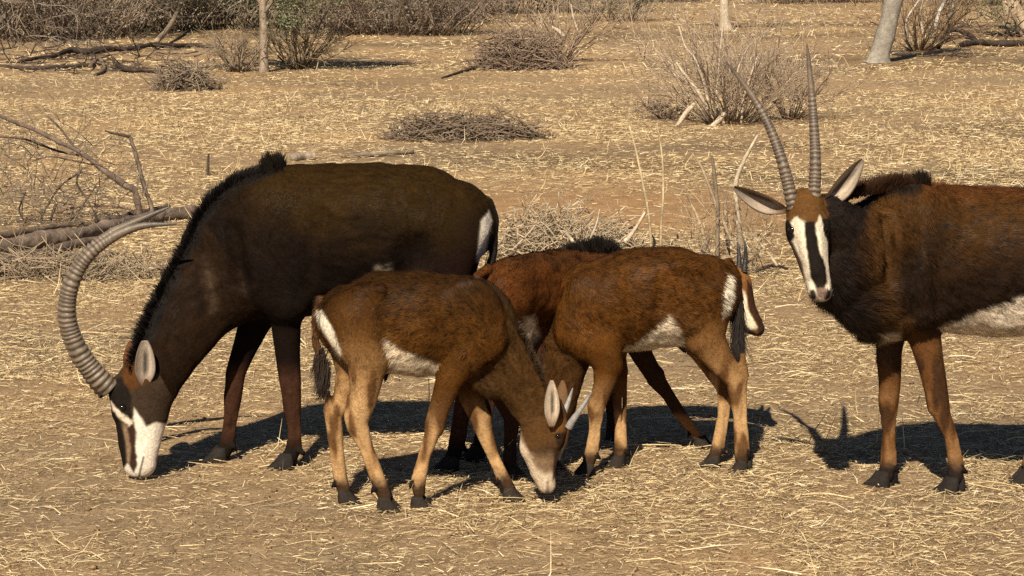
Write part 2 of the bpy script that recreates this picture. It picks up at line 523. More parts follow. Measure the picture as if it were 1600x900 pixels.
class Antelope:
    def __init__(s, name, label, Y0, base_px, group=None):
        s.Y0 = Y0
        s.root = empty(name, ground_at(base_px, Y0))
        tag(s.root, label, 'antelope', group)
        s.chains = []
        s.mottle = 1.0
        s.mirror = True
        s.tuft = 1.0
        s.u = mpp(Y0)
    def p(s, px, py, dy=0.0):
        return at(px, py, s.Y0 + dy)
    def add(s, name, nodes, k=0.04, lat=(0, 1, 0), flow=1):
        """nodes: (px, py, dy, in-plane radius px[, lateral radius px])"""
        pts = np.array([s.p(n[0], n[1], n[2]) for n in nodes])
        sc = np.array([mpp(s.Y0 + n[2]) for n in nodes])
        ra = np.array([n[3] for n in nodes]) * sc
        rb = np.array([n[4] if len(n) > 4 else n[3] for n in nodes]) * sc
        s.chains.append(Chain(name, pts, ra, rb, np.array(lat, float), k, flow))
    def hollow(s, nodes, k=0.05, sides=(-1, 1)):
        """shallow dent on both flanks; nodes: (px, py, lateral offset m, in-plane radius px, lateral radius px)"""
        for sd in sides:
            s.add('cut', [(n[0], n[1], n[2] * -sd, n[3], n[4]) for n in nodes], k)
    def leg(s, nodes, foot, dy, toe, k=0.03, hs=1.0, hind=False):
        """nodes: (px, py, in-plane radius[, lateral radius]) from the shoulder or hip down; foot: hoof pixel x"""
        sg = 1.0 if math.cos(toe) < 0 else -1.0               # towards the back of the leg
        rs = [n[2] for n in nodes]
        last = len(nodes) - 2                                   # fetlock
        kn = max(i for i in range(last) if rs[i] >= 13) if rs[last - 1] < 14 else last - 1
        nd, td = [], []
        for i, n in enumerate(nodes):
            r = n[2]
            x_ = n[0]
            if kn < i < last:                                   # cannon: bone in front, tendon behind
                td.append((x_ + sg * r * .66, n[1], dy, r * .33, r * .36))
                x_ -= sg * r * .30
                r *= .62
            if i == kn: r *= 1.04
            if kn < i < last: r *= .94
            if i == last: r *= .94
            if i == len(nodes) - 1: r *= .9
            nd.append((x_, n[1], dy, r, n[3] if len(n) > 3 else n[2] * 0.80 * (.8 if kn < i < last else 1)))
        s.add('leg', nd, k)
        kx, ky, kr = nodes[kn][0], nodes[kn][1], rs[kn]
        fx, fy, fr = nodes[last][0], nodes[last][1], rs[last]
        s.add('leg', [(kx + sg * kr * .55, ky + kr * .5, dy, kr * .42)] + td + [(fx + sg * fr * .45, fy, dy, fr * .55)], 0.004)
        if hind:                                                # point of the hock and the string above it
            s.add('leg', [(kx + sg * kr * .75, ky - kr * .5, dy, kr * .45, kr * .4), (kx + sg * kr * .55, ky - kr * 2.4, dy, kr * .30, kr * .3)], 0.012)
        else:
            s.add('leg', [(kx - sg * kr * .35, ky - kr * .5, dy, kr * .72, kr * .8), (kx - sg * kr * .35, ky + kr * .5, dy, kr * .66, kr * .7)], 0.012)
        s.feet.append((foot, dy, toe, hs))
        for q in (-.35, .35):                                # the two small claws behind the fetlock
            oy = dy + q * fr * s.u * 1.6
            s.add('dewclaw', [(fx + sg * fr * .75, fy + 3, oy, fr * .34), (fx + sg * fr * 1.15, fy + 9, oy, fr * .24)], 0.006)
    feet = None
    def build_body(s, paint, disp=0.004):
        lo = np.min([np.min(c.P - np.maximum(c.ra, c.rb)[:, None], 0) for c in s.chains], 0) - 0.03
        hi = np.max([np.max(c.P + np.maximum(c.ra, c.rb)[:, None], 0) for c in s.chains], 0) + 0.03
        n = np.ceil((hi - lo) / VOX).astype(int) + 1
        ax = [lo[i] + np.arange(n[i]) * VOX for i in range(3)]
        Fg = np.full(n, 0.2, np.float32)
        order = {'trunk': 0, 'neck': 1, 'cut': 2}
        s.chains.sort(key=lambda q: order.get(q.name, 3))
        for c in s.chains:
            r = np.maximum(c.ra, c.rb)[:, None] + 0.02 + c.k
            a = np.maximum(np.floor((np.min(c.P - r, 0) - lo) / VOX).astype(int), 0)
            b = np.minimum(np.ceil((np.max(c.P + r, 0) - lo) / VOX).astype(int) + 1, n)
            G = np.stack(np.meshgrid(*[ax[i][a[i]:b[i]].astype(np.float32) for i in range(3)], indexing='ij'), -1)
            f = c.field(G.reshape(-1, 3)).reshape(G.shape[:3]).astype(np.float32)
            sub = Fg[a[0]:b[0], a[1]:b[1], a[2]:b[2]]
            if c.name == 'cut':
                h = np.clip(0.5 - 0.5 * (sub + f) / c.k, 0, 1)
                Fg[a[0]:b[0], a[1]:b[1], a[2]:b[2]] = sub * (1 - h) - f * h + c.k * h * (1 - h)
                continue
            h = np.clip(0.5 + 0.5 * (sub - f) / c.k, 0, 1)
            Fg[a[0]:b[0], a[1]:b[1], a[2]:b[2]] = sub * (1 - h) + f * h - c.k * h * (1 - h)
        V, Q = surface_nets(Fg, lo, VOX)
        # relax a little so the net carries no stair steps
        for _ in range(1):
            acc = np.zeros_like(V); cnt = np.zeros(len(V))
            for i in range(4):
                j = (i + 1) % 4
                for c in range(3):
                    acc[:, c] += np.bincount(Q[:, i], V[Q[:, j], c], len(V))
                cnt += np.bincount(Q[:, i], minlength=len(V))
            V = V * 0.5 + 0.5 * acc / np.maximum(cnt, 1)[:, None]
        Nn = vert_normals(V, Q)
        # nearest chain and the direction its coat lies in
        best = np.full(len(V), 1e9)
        cid = np.zeros(len(V), int)
        flow = np.zeros((len(V), 3))
        names = [c.name for c in s.chains]
        Vf = V.astype(np.float32)
        for i, c in enumerate(s.chains):
            if c.name == 'cut': continue
            f, si = c.field(Vf, True)
            tg = nrm(np.diff(c.P, axis=0)) * c.flow
            w = np.exp(-np.clip(f, -0.05, 0.4) / 0.02)
            flow += w[:, None] * tg[si]
            m = f < best
            best[m] = f[m]
            cid[m] = i
        flow = nrm(flow + np.array((0, 0, -0.25)))
        s.part = np.array(names)[cid]
        amp = np.where(s.part == 'leg', 0.25, 1.0) * np.where(s.part == 'head', 0.2, 1.0)
        V = V + Nn * ((fnoise(V * (1, 1, 1), 14, 1, 2) - 0.5) * 2 * disp * 1.4 + (fnoise(V, 45, 2, 2) - 0.5) * disp)[:, None] * amp[:, None]
        Nn = vert_normals(V, Q)
        V, Q, flow, s.part = refine(V, Q, flow, s.part)
        Nn = vert_normals(V, Q)
        s.V, s.Q, s.N, s.flow = V, Q, Nn, flow
        s.px, s.py = proj(np.stack([V[:, 0], s.Y0 - np.abs(V[:, 1] - s.Y0) if s.mirror else V[:, 1], V[:, 2]], -1))   # the markings are the same on both flanks
        c_ = paint(s)
        c_ = mix(c_, BLACK, (s.part == 'dewclaw') * 1.0)
        st = s.streak(V, flow)
        wt = np.where(np.isin(s.part, ('head', 'leg')), .35, 1.0) * s.mottle
        s.col = np.clip(c_ * (1 + (st - .5) * 1.3 * wt)[:, None], 0.002, 1)
        s.body = mesh_obj('body', V, Q, M['coat'], s.root, s.col)
        return s.body
    def streak(s, P, fl):
        """noise drawn out along the direction the hair lies in"""
        R = P - np.array(s.root.location)
        R = R - fl * ((R * fl).sum(1) * .82)[:, None]
        return fnoise(R, 55, 91, 2) * .65 + fnoise(R, 150, 93, 1) * .35
    def fur(s, n, length=0.02, width=0.0022, lift=0.35, dens=None, lens=None):
        V, Q = s.V, s.Q
        ar = np.linalg.norm(np.cross(V[Q[:, 2]] - V[Q[:, 0]], V[Q[:, 3]] - V[Q[:, 1]]), axis=1)
        hd = (s.part == 'head')[Q[:, 0]]
        lg = (s.part == 'leg')[Q[:, 0]]
        w = ar * np.where(hd, 1.6, 1.0)
        fi = RNG.choice(len(Q), n, p=w / w.sum())
        u, v = RNG.random(n)[:, None], RNG.random(n)[:, None]
        wt = ((1 - u) * (1 - v), u * (1 - v), u * v, (1 - u) * v)
        def ip(A): return sum(wt[i] * A[Q[fi, i]] for i in range(4))
        P, Nn, Fl, C = ip(V), nrm(ip(s.N)), ip(s.flow), ip(s.col)
        L = length * (0.6 + 0.8 * RNG.random(n))
        L = L * np.where(hd[fi], 0.38, 1) * np.where(lg[fi], 0.5, 1)
        z = P[:, 2]
        L = L * (0.35 + 0.65 * smooth(z, 0.25, 0.6))
        if lens is not None: L = L * lens(P)
        tf = nrm(Fl - Nn * (Fl * Nn).sum(1)[:, None])
        clump = (np.stack([fnoise(P, 22, 31 + i, 2) for i in range(3)], -1) - 0.5) * 1.6
        d = nrm(tf + Nn * (lift * (0.6 + 0.8 * RNG.random(n)))[:, None] + clump * 0.42 + (RNG.random((n, 3)) - 0.5) * 0.35)
        sd = nrm(np.cross(d, Nn) + (RNG.random((n, 3)) - 0.5) * 0.3)
        wd = width * (0.7 + 0.6 * RNG.random(n))[:, None] * np.where(hd[fi], 0.7, 1)[:, None]
        VV = np.stack([P - Nn * 0.001 - sd * wd / 2, P - Nn * 0.001 + sd * wd / 2, P + d * L[:, None]], 1).reshape(-1, 3)
        T = np.arange(n * 3).reshape(-1, 3)
        g = np.cross(VV[1::3] - VV[0::3], VV[2::3] - VV[0::3])
        bad = (g * Nn).sum(1) < 0
        T[bad] = T[bad][:, ::-1]
        tu = fnoise(P, 85, 97, 2)
        jit = ((0.5 + 0.86 * s.streak(P, tf)) * (0.7 + 0.5 * RNG.random(n)) * np.clip(1 + (tu - .5) * 2.0 * s.tuft, .35, 1.8))[:, None]
        C3 = np.repeat(C * jit, 3, 0)
        NN = np.repeat(nrm(Nn + 0.55 * nrm(np.where(bad[:, None], -g, g))), 3, 0)
        o = mesh_obj('fur', VV, T, M['fur'], s.root, C3, True, NN)
        tag(o, kind='stuff')
    def strands(s, name, roots, dirs, length, width, col, seg=3, bend=(0, 0, -0.3), parent=None, colvar=0.4, face=(0, -1, 0)):
        n = len(roots)
        d = nrm(dirs)
        L = np.broadcast_to(length, n) * (0.7 + 0.6 * RNG.random(n))
        sd = nrm(np.cross(d, np.asarray(face) + (RNG.random((n, 3)) - 0.5) * 0.9))
        rows = []
        for k in range(seg + 1):
            t = k / seg
            c = roots + d * (L * t)[:, None] + np.asarray(bend) * (L * t * t)[:, None]
            wv = width * (1 - t) ** 0.7 / 2
            if k == seg: rows.append(c[:, None, :])
            else: rows.append(np.stack([c - sd * wv, c + sd * wv], 1))
        VV = np.concatenate(rows, 1)
        m = VV.shape[1]
        base = np.arange(n)[:, None] * m
        Q = np.concatenate([base + np.array((2 * k, 2 * k + 1, 2 * k + 3, 2 * k + 2)) for k in range(seg - 1)], 0)
        T = base + np.array((2 * seg - 2, 2 * seg - 1, 2 * seg))
        col = np.asarray(col, float)
        C = np.broadcast_to(col, (n, 3)) * (1 - colvar / 2 + colvar * RNG.random(n))[:, None]
        return mesh_obj(name, VV.reshape(-1, 3), [Q, T], M['fur'], parent or s.root, np.repeat(C, m, 0))
    def mane(s, line, hgt, n, width_y=0.035, lean=(0.3, 0, 0.2), col=(0.012, 0.009, 0.007), w=0.004, name='mane', bend=(0, 0, -0.25)):
        """line: (px, py[, dy]) along the crest; hgt: strand length in px at each node"""
        P = np.array([s.p(q[0], q[1], q[2] if len(q) > 2 else 0) for q in line])
        A = spline(np.concatenate([P, (np.array(hgt) * s.u)[:, None]], 1), 200)
        i = RNG.integers(0, 200, n)
        R = A[i, :3].copy()
        tg = nrm(np.gradient(A[:, :3], axis=0))[i]
        out = nrm(np.cross(tg, (0, 1, 0)))
        out = out * np.where(out[:, 2:3] < 0, -1, 1)
        R[:, 1] += RNG.normal(0, width_y / 2, n)
        R += (RNG.random((n, 3)) - 0.5) * 0.012
        d = out + np.asarray(lean) + np.stack([RNG.normal(0, .12, n), (R[:, 1] - A[i, 1]) * 14 + RNG.normal(0, .12, n), RNG.normal(0, .12, n)], -1)
        cl = fnoise(R * np.array((1, 2.5, 1)), 30, 81, 2)
        d = d + (np.stack([fnoise(R, 24, 83 + q, 2) for q in range(3)], -1) - .5) * .9 * np.array((1, .8, .5))
        R -= out * 0.012
        ln = (A[i, 3] + 0.012) * (.65 + .7 * cl) * np.clip(1.15 - np.abs(R[:, 1] - A[i, 1]) * 9, .3, 1)
        cv = np.asarray(col) * (.6 + .9 * fnoise(R, 40, 87, 1))[:, None]
        return s.strands(name, R, d, ln, w, cv, 3, bend)
    def surf(s, px, py, near=True, r=5):
        x, y = proj(s.V)
        d = (x - px) ** 2 + (y - py) ** 2
        c = np.where(d < r * r)[0]
        if not len(c): c = np.argsort(d)[:6]
        return s.V[c[np.argmin(s.V[c, 1]) if near else np.argmax(s.V[c, 1])]]
    def eye(s, px, py, near=True, rad=0.017, push=0.35, loc=None, out=None):
        c = s.surf(px, py, near) if loc is None else loc
        nrml = np.array((0, -1.0 if near else 1.0, 0)) if out is None else nrm(out)
        c = c - nrml * rad * push
        a = np.linspace(0, math.pi, 9)
        ph = np.arange(14) * 2 * math.pi / 14
        V = np.array([[math.sin(t) * math.cos(q), math.sin(t) * math.sin(q), math.cos(t) * 0.85] for t in a for q in ph]) * rad + c
        i = np.arange(8)[:, None] * 14
        j = np.arange(14)[None, :]
        Q = np.stack([i + j, i + 14 + j, i + 14 + (j + 1) % 14, i + (j + 1) % 14], -1).reshape(-1, 4)
        return mesh_obj('eye', V, Q, M['eye'], s.root)
    def hooves(s, col=(0.018, 0.014, 0.012)):
        ang = np.linspace(0, 2 * math.pi, 12, endpoint=False)
        for foot, dy, toe, hs in s.feet:
            q = ray(foot, 0)
            Y = s.Y0 + dy
            # hoof stands on z = 0 below that photo column
            g = ground_at(foot, Y)
            h = nrm(np.array((math.cos(toe), math.sin(toe), 0)))
            sv = np.array((-h[1], h[0], 0))
            VV, QQ, TT, off = [], [], [], 0
            for side in (-1, 1):
                rows = []
                for z, back, ln, wd in ((0.0, -0.034, 0.102, 0.022), (0.010, -0.036, 0.097, 0.0235), (0.028, -0.036, 0.076, 0.0215), (0.044, -0.034, 0.060, 0.0185), (0.060, -0.030, 0.046, 0.0125)):
                    f = (np.cos(ang) + 1) / 2
                    sh = np.sin(ang) * (1 - 0.55 * f ** 2)
                    p = h[None] * (back + f * ln)[:, None] + sv[None] * (side * (0.020 + 0.008 * (ln - 0.05) * 10) + sh * wd)[:, None]
                    rows.append((p * hs + g + np.array((0, 0, z * hs - 0.006))))
                VV += rows
                for r in range(len(rows) - 1):
                    j = np.arange(12); k = (j + 1) % 12
                    QQ.append(np.stack([off + r * 12 + j, off + r * 12 + k, off + r * 12 + 12 + k, off + r * 12 + 12 + j], -1))
                top = off + (len(rows) - 1) * 12
                TT.append(np.array([(top, top + i, top + i + 1) for i in range(1, 11)]))
                TT.append(np.array([(off, off + i + 1, off + i) for i in range(1, 11)]))
                off += len(rows) * 12
            V = np.concatenate(VV)
            c = np.tile(np.array(col), (len(V), 1)) * (0.7 + 0.9 * vnoise(V, 60, 5))[:, None]
            mesh_obj('hoof', V, [np.concatenate(QQ), np.concatenate(TT)], M['hoof'], s.root, c)
    def ear(s, base, tip, width, facing, inner=(0.62, 0.47, 0.36), outer=(0.12, 0.06, 0.025), rim=(0.05, 0.03, 0.02), cup=0.55, rootw=0.3, dusk=0.3, tipr=0.8):
        base, tip = np.asarray(base, float), np.asarray(tip, float)
        ax = tip - base
        fc = np.asarray(facing, float)
        fc = nrm(fc - nrm(ax) * np.dot(fc, nrm(ax)))
        sd = np.cross(nrm(ax), fc)
        nt_, ns = 21, 17
        t = np.linspace(0, 1, nt_)[:, None]
        q = np.linspace(-1, 1, ns)[None, :]
        w = width * np.where(t < 0.42, rootw + (1 - rootw) * np.sin(t / 0.42 * math.pi / 2), np.cos((t - 0.42) / 0.58 * math.pi / 2) ** tipr)
        w = np.maximum(w, width * 0.02)
        dep = (q ** 2 - 0.5) * w * cup * (1.25 - t * 0.8) * smooth(t, -.05, .3)
        Pin = base + ax * t[..., None] + sd * (q * w)[..., None] + fc * dep[..., None]
        bow = np.sin(t * math.pi) * width * 0.12
        Pin = Pin + fc * (bow * np.ones_like(q))[..., None]
        Pout = Pin - fc * 0.001 - fc * 0.005 * np.ones((nt_, ns, 1)) * (1 - np.abs(q) ** 4)[..., None]
        V = np.concatenate([Pin.reshape(-1, 3), Pout.reshape(-1, 3)])
        i = (np.arange(nt_ - 1) * ns)[:, None]
        j = np.arange(ns - 1)[None, :]
        Q1 = np.stack([i + j, i + j + 1, i + ns + j + 1, i + ns + j], -1).reshape(-1, 4)
        o = nt_ * ns
        Q2 = Q1[:, ::-1] + o
        bd = np.concatenate([np.arange(ns), np.arange(1, nt_) * ns + ns - 1, (nt_ - 1) * ns + np.arange(ns - 2, -1, -1), np.arange(nt_ - 2, 0, -1) * ns])
        b2 = np.roll(bd, -1)
        Q3 = np.stack([b2, bd, bd + o, b2 + o], -1)
        streak = np.exp(-((q - 0.10) / 0.26) ** 2) * smooth(t, 0.12, 0.35) * (1 - smooth(t, 0.6, 0.9)) * np.ones_like(t)
        rimm = np.maximum(smooth(np.abs(q), 0.82, 1.0) * np.ones_like(t), smooth(t, 0.86, 1.0) * np.ones_like(q))
        ci = np.tile(np.array(inner), (nt_, ns, 1)) * (0.85 + 0.3 * vnoise(Pin.reshape(-1, 3), 160, 9).reshape(nt_, ns, 1))
        hair = np.abs(vnoise(np.stack([np.broadcast_to(q * 5, (nt_, ns)), np.broadcast_to(t * 1.6, (nt_, ns)), np.zeros((nt_, ns))], -1).reshape(-1, 3), 1.0, 33).reshape(nt_, ns) - .5) * 2
        ci = ci * (1 - 0.86 * streak[..., None]) * (.62 + .55 * hair[..., None])
        ci = ci * (1 - .35 * smooth(t, .3, .9)[..., None] * dusk)
        ci = ci * (1 - rimm[..., None]) + np.array(rim) * rimm[..., None]
        bs = (1 - smooth(t, .05, .34))[..., None] * np.ones((1, ns, 1)) * .8
        ci = ci * (1 - bs) + np.array(outer) * bs
        co = np.tile(np.array(outer), (nt_, ns, 1)) * (0.8 + 0.4 * vnoise(Pout.reshape(-1, 3), 160, 9).reshape(nt_, ns, 1))
        C = np.concatenate([ci.reshape(-1, 3), co.reshape(-1, 3)])
        return mesh_obj('ear', V, [Q1, Q2, Q3], M['ear'], s.root, C)
    def horn(s, pts, r0, rings=34, ringed=0.78, crest=(0.20, 0.148, 0.10), groove=(0.04, 0.029, 0.022), tipc=(0.09, 0.07, 0.055), amp=0.10, n=None, flat=1.0, taper=0.55):
        P = spline(np.array(pts), 60)
        n = n or rings * 7
        L = np.concatenate([[0], np.cumsum(np.linalg.norm(np.diff(P, axis=0), axis=1))])
        t = np.linspace(0, 1, n)
        C = np.stack([np.interp(t * L[-1], L, P[:, k]) for k in range(3)], -1)
        for _ in range(6): C[1:-1] = (C[:-2] + C[1:-1] * 2 + C[2:]) / 4
        r = r0 * (1 - t) ** taper * (1 - 0.12 * t) + 0.0012
        ph = (t / ringed) ** 1.06 * rings
        ph = ph + .32 * np.sin(ph * .83 + 1.3) + .25 * np.sin(ph * .37)
        saw = 1 - np.abs((ph % 1.0) * 2 - 1) ** 1.5
        on = (1 - smooth(t, ringed - 0.12, ringed)) * smooth(t, 0.0, 0.01)
        saw = saw * (.55 + .75 * vnoise(np.stack([np.floor(ph), ph * 0, ph * 0], -1), .73, 41))
        sides = 18
        ang = np.arange(sides) * 2 * math.pi / sides
        tg = nrm(np.gradient(C, axis=0))
        a = nrm(np.cross(tg, (0.05, 1, 0.02)))
        b = np.cross(tg, a)
        fr = 0.55 + 0.45 * np.cos(ang)
        rr = r[:, None] * (1 + on[:, None] * amp * (saw[:, None] * 2 - 1) * (0.6 + 0.4 * fr[None, :]))
        R = C[:, None] + rr[..., None] * (np.cos(ang)[None, :, None] * a[:, None] + flat * np.sin(ang)[None, :, None] * b[:, None])
        V = R.reshape(-1, 3)
        i = (np.arange(n - 1) * sides)[:, None]
        j = np.arange(sides)[None, :]
        k = (j + 1) % sides
        Q = np.stack([i + j, i + k, i + sides + k, i + sides + j], -1).reshape(-1, 4)
        e = (n - 1) * sides
        T = np.array([(e, e + q, e + q + 1) for q in range(1, sides - 1)])
        cc = np.array(groove)[None] * (1 - saw[:, None]) + np.array(crest)[None] * saw[:, None]
        sm_ = np.array(crest) * 0.85 * (1 - smooth(t, 0.7, 0.95))[:, None] + np.array(tipc) * smooth(t, 0.7, 0.95)[:, None]
        cc = cc * on[:, None] + sm_ * (1 - on[:, None])
        cc = np.repeat(cc, sides, 0) * (0.75 + 0.5 * vnoise(V, 90, 4))[:, None]
        return mesh_obj('horn', V, [Q, T], M['horn'], s.root, cc)

def ground_at(px, Y):
    """point on the ground plane at distance Y seen in photo column px"""
    dep = Y * CP + H * SP
    return np.array(((px - 800.0) / F * dep, Y, 0.0))
def gy(py): return float(ground(800, py)[1])
LEFT, RIGHT = math.pi, 0.0

BLACK = (0.013, 0.010, 0.008)

# ---- the big dark bull grazing at the left
A = Antelope('sable_antelope', 'large black brown bull grazing at left, long ringed horns curved back', gy(724), 450)
A.feet = []
A.tuft = .6
A.add('trunk', [(400, 388, 0, 104, 60), (450, 380, 0, 119, 68), (520, 368, 0, 113, 80), (590, 358, 0, 104, 84), (650, 350, 0, 93, 77), (704, 350, 0, 70, 60)], 0.05)
A.add('neck', [(440, 372, 0, 108, 52), (368, 412, -.03, 90, 46), (312, 468, -.10, 68, 38), (272, 533, -.18, 53, 32), (240, 590, -.23, 44, 29)], 0.06, flow=-1)
A.add('head', [(229, 600, -.24, 46, 30), (221, 645, -.25, 43, 29), (218, 690, -.26, 34, 23), (218, 722, -.265, 27, 22)], 0.03, flow=-1)
A.add('head', [(186, 606, -.24, 18, 26), (192, 640, -.245, 16, 27)], 0.03, flow=-1)              # brow
A.add('trunk', [(425, 330, -.11, 52, 22), (420, 420, -.12, 50, 22), (445, 470, -.12, 36, 22)], 0.06)  # shoulder
A.add('trunk', [(690, 350, -.10, 62, 24), (672, 430, -.12, 44, 22)], 0.05)
A.add('trunk', [(425, 330, .11, 52, 22), (445, 470, .12, 36, 22)], 0.06)
A.leg([(447, 470, 34, 26), (447, 505, 24), (449, 550, 20), (453, 593, 17.5), (457, 635, 13.5), (460, 674, 11.5), (459, 700, 13.5), (453, 714, 13.5)], 447, -0.07, LEFT - .25, hs=1.15)
A.leg([(412, 470, 40, 28), (398, 505, 25), (381, 547, 19), (368, 583, 16), (364, 623, 13), (358, 667, 11.5), (355, 694, 13.5), (349, 709, 13)], 342, 0.06, LEFT - .1, hs=1.1)
A.leg([(695, 365, 62, 30), (680, 450, 48, 26), (700, 530, 28), (733, 590, 18), (722, 640, 13), (713, 695, 13.5), (708, 714, 13)], 703, -0.10, LEFT, hs=1.1, hind=True)
A.leg([(700, 365, 60, 30), (690, 450, 46, 26), (725, 530, 26), (768, 588, 17), (760, 640, 12), (752, 688, 13), (748, 702, 12)], 744, 0.10, LEFT, hs=1.1, hind=True)
A.add('tail', [(762, 318, 0, 9), (773, 345, 0, 7), (770, 400, 0, 6), (764, 440, 0, 6)], 0.012)
A.hollow([(650, 400, .235, 26, 22), (640, 430, .235, 22, 20)], .06)
A.hollow([(492, 330, .235, 14, 16), (486, 400, .24, 14, 18), (484, 450, .22, 12, 18)], .04)
A.hollow([(360, 360, .165, 12, 12), (378, 440, .17, 12, 14)], .04)
A.add('trunk', [(655, 300, -.15, 14, 12), (690, 318, -.14, 12, 12)], .05)
def paint_A(s):
    x, y, V = s.px, s.py, s.V
    n1, n2 = fnoise(V, 9, 11), fnoise(V, 40, 12)
    c = np.tile(np.array((0.0085, 0.0052, 0.0038)), (len(V), 1))  # natural black brown, deepened low down so shade is part of the colour
    top = smooth(y + (n1 - .5) * 120, 430, 280) * smooth(x, 330, 430) * (s.part != 'head')
    c = mix(c, (0.026, 0.0135, 0.0038), top * 0.9)
    nk = np.isin(s.part, ('neck',))
    c = mix(c, (0.019, 0.0095, 0.0045), nk * (0.35 + 0.5 * n1))
    c = mix(c, (0.020, 0.0092, 0.0068), smooth(x + (n1 - .5) * 60, 650, 740) * smooth(y, 320, 420) * 0.6)
    lg = (s.part == 'leg') * smooth(y, 560, 600)
    c = mix(c, (0.075, 0.032, 0.018), lg * (0.25 + 0.6 * n2) * (1 - smooth(y, 670, 705) * .8))
    c = mix(c, (0.16, 0.10, 0.06), pmask(x, y, [(318, 400), (335, 430), (342, 480), (330, 490), (318, 450)], 10) * .35 * n2)
    belly = smooth(-s.N[:, 2], 0.30, 0.7) * smooth(y, 398, 408) * smooth(x, 580, 592) * (1 - smooth(x, 606, 618)) * (s.part == 'trunk')
    c = mix(c, (0.62, 0.50, 0.36), belly)
    rump = pmask(x, y, [(752, 345), (764, 330), (768, 345), (760, 385), (752, 425), (744, 415), (749, 375)], 3)
    c = mix(c, (0.66, 0.57, 0.46), rump * (s.part != 'tail'))
    c = mix(c, (0.011, 0.009, 0.008), pmask(x, y, [(420, 255), (440, 268), (385, 290), (350, 315), (322, 350), (296, 405), (268, 455), (246, 505), (228, 560), (200, 575), (190, 500), (240, 420), (290, 320), (340, 270)], 8, (n1 - .5) * 14))
    hd = (s.part == 'head').astype(float)
    j = (n2 - .5) * 8
    face = np.maximum(hd, smooth(y, 612, 640) * (s.part != 'leg') * (x < 300))
    c = mix(c, (0.038, 0.024, 0.015), face)
    c = mix(c, (0.075, 0.030, 0.010), pmask(x, y, [(196, 560), (225, 575), (228, 600), (205, 610), (188, 600)], 6, j) * face)
    c = mix(c, BLACK, pmask(x, y, [(160, 590), (190, 590), (205, 620), (208, 666), (188, 646), (170, 628)], 3, j) * face)
    c = mix(c, (0.64, 0.52, 0.39), pmask(x, y, [(174, 628), (186, 641), (207, 659), (203, 667), (188, 657), (177, 645)], 2.5, j) * face)
    c = mix(c, (0.20, 0.13, 0.075), pmask(x, y, [(190, 660), (200, 668), (206, 700), (203, 724), (197, 722), (196, 690)], 3, j) * face)
    c = mix(c, (0.72, 0.62, 0.50), pmask(x, y, [(209, 636), (218, 650), (228, 668), (244, 660), (262, 662), (256, 690), (244, 718), (247, 738), (226, 752), (196, 750), (192, 733), (199, 724), (208, 738), (214, 728), (210, 710), (213, 676), (209, 656)], 3, j * .6) * face)
    c = mix(c, (0.035, 0.018, 0.012), pmask(x, y, [(204, 664), (211, 672), (211, 700), (215, 724), (209, 736), (203, 724), (205, 700), (200, 670)], 2.5, j) * face)
    c = mix(c, BLACK, pmask(x, y, [(174, 640), (186, 655), (195, 690), (198, 722), (188, 740), (176, 700)], 2.5, j) * face)
    c = mix(c, BLACK, pmask(x, y, [(223, 712), (226, 714), (219, 744), (215, 746)], 1.5) * face * .85)
    c = mix(c, BLACK, smooth(y, 741, 748) * face * .9)
    c = mix(c, BLACK, (s.part == 'leg') * smooth(y, 694, 706))
    c = mix(c, (0.02, 0.015, 0.012), (s.part == 'tail') * 1.0)
    return c
A.build_body(paint_A, 0.004)
A.fur(95000, 0.012, 0.0022, 0.18)
A.hooves()
A.eye(189, 633, True, 0.018)
A.eye(189, 633, False, 0.018)
A.ear(A.p(226, 606, -0.315), A.p(226, 528, -0.360), 16 * A.u, (0.25, -1, 0.1), outer=(0.085, 0.034, 0.013), inner=(.50, .40, .31), tipr=.6, rootw=.22, cup=.7)
A.ear(A.p(215, 592, -0.165), A.p(204, 530, -0.080), 17 * A.u, (-.3, .8, 0), outer=(0.10, 0.035, 0.012))
A.horn([A.p(*q) for q in ((172, 606, -0.275), (152, 587, -0.290), (124, 548, -0.310), (107, 500, -0.325), (112, 448, -0.335), (137, 402, -0.340), (180, 369, -0.340), (222, 353, -0.335), (277, 350, -0.325))], 15.6 * A.u, 40, 0.78)
A.horn([A.p(*q) for q in ((168, 612, -0.220), (146, 585, -0.200), (119, 545, -0.175), (103, 497, -0.150), (108, 446, -0.130), (133, 400, -0.120), (172, 366, -0.115), (215, 345, -0.115), (266, 323, -0.120))], 15.6 * A.u, 40, 0.78)
A.mane([(462, 268), (423, 268), (380, 274), (343, 298, -.02), (310, 338, -.05), (284, 392, -.09), (256, 446, -.13), (232, 495, -.17), (215, 540, -.21), (203, 575, -.24)], [6, 20, 15, 19, 21, 20, 21, 21, 19, 10], 9000, 0.07, lean=(0.65, 0, 0.25), col=(0.013, 0.010, 0.009), w=.0032)
A.mane([(410, 264), (432, 262), (444, 264)], [22, 36, 14], 900, 0.05, lean=(-0.1, 0, 0.5), col=(0.012, 0.009, 0.007))
n = 900
R0 = spline(np.array([A.p(770, 390), A.p(764, 440), A.p(758, 480)]), 50)[RNG.integers(0, 50, n)] + RNG.normal(0, .006, (n, 3))
A.strands('tail_tuft', R0, np.array((-.15, 0, -1)) + RNG.normal(0, .12, (n, 3)), .10, .003, BLACK)

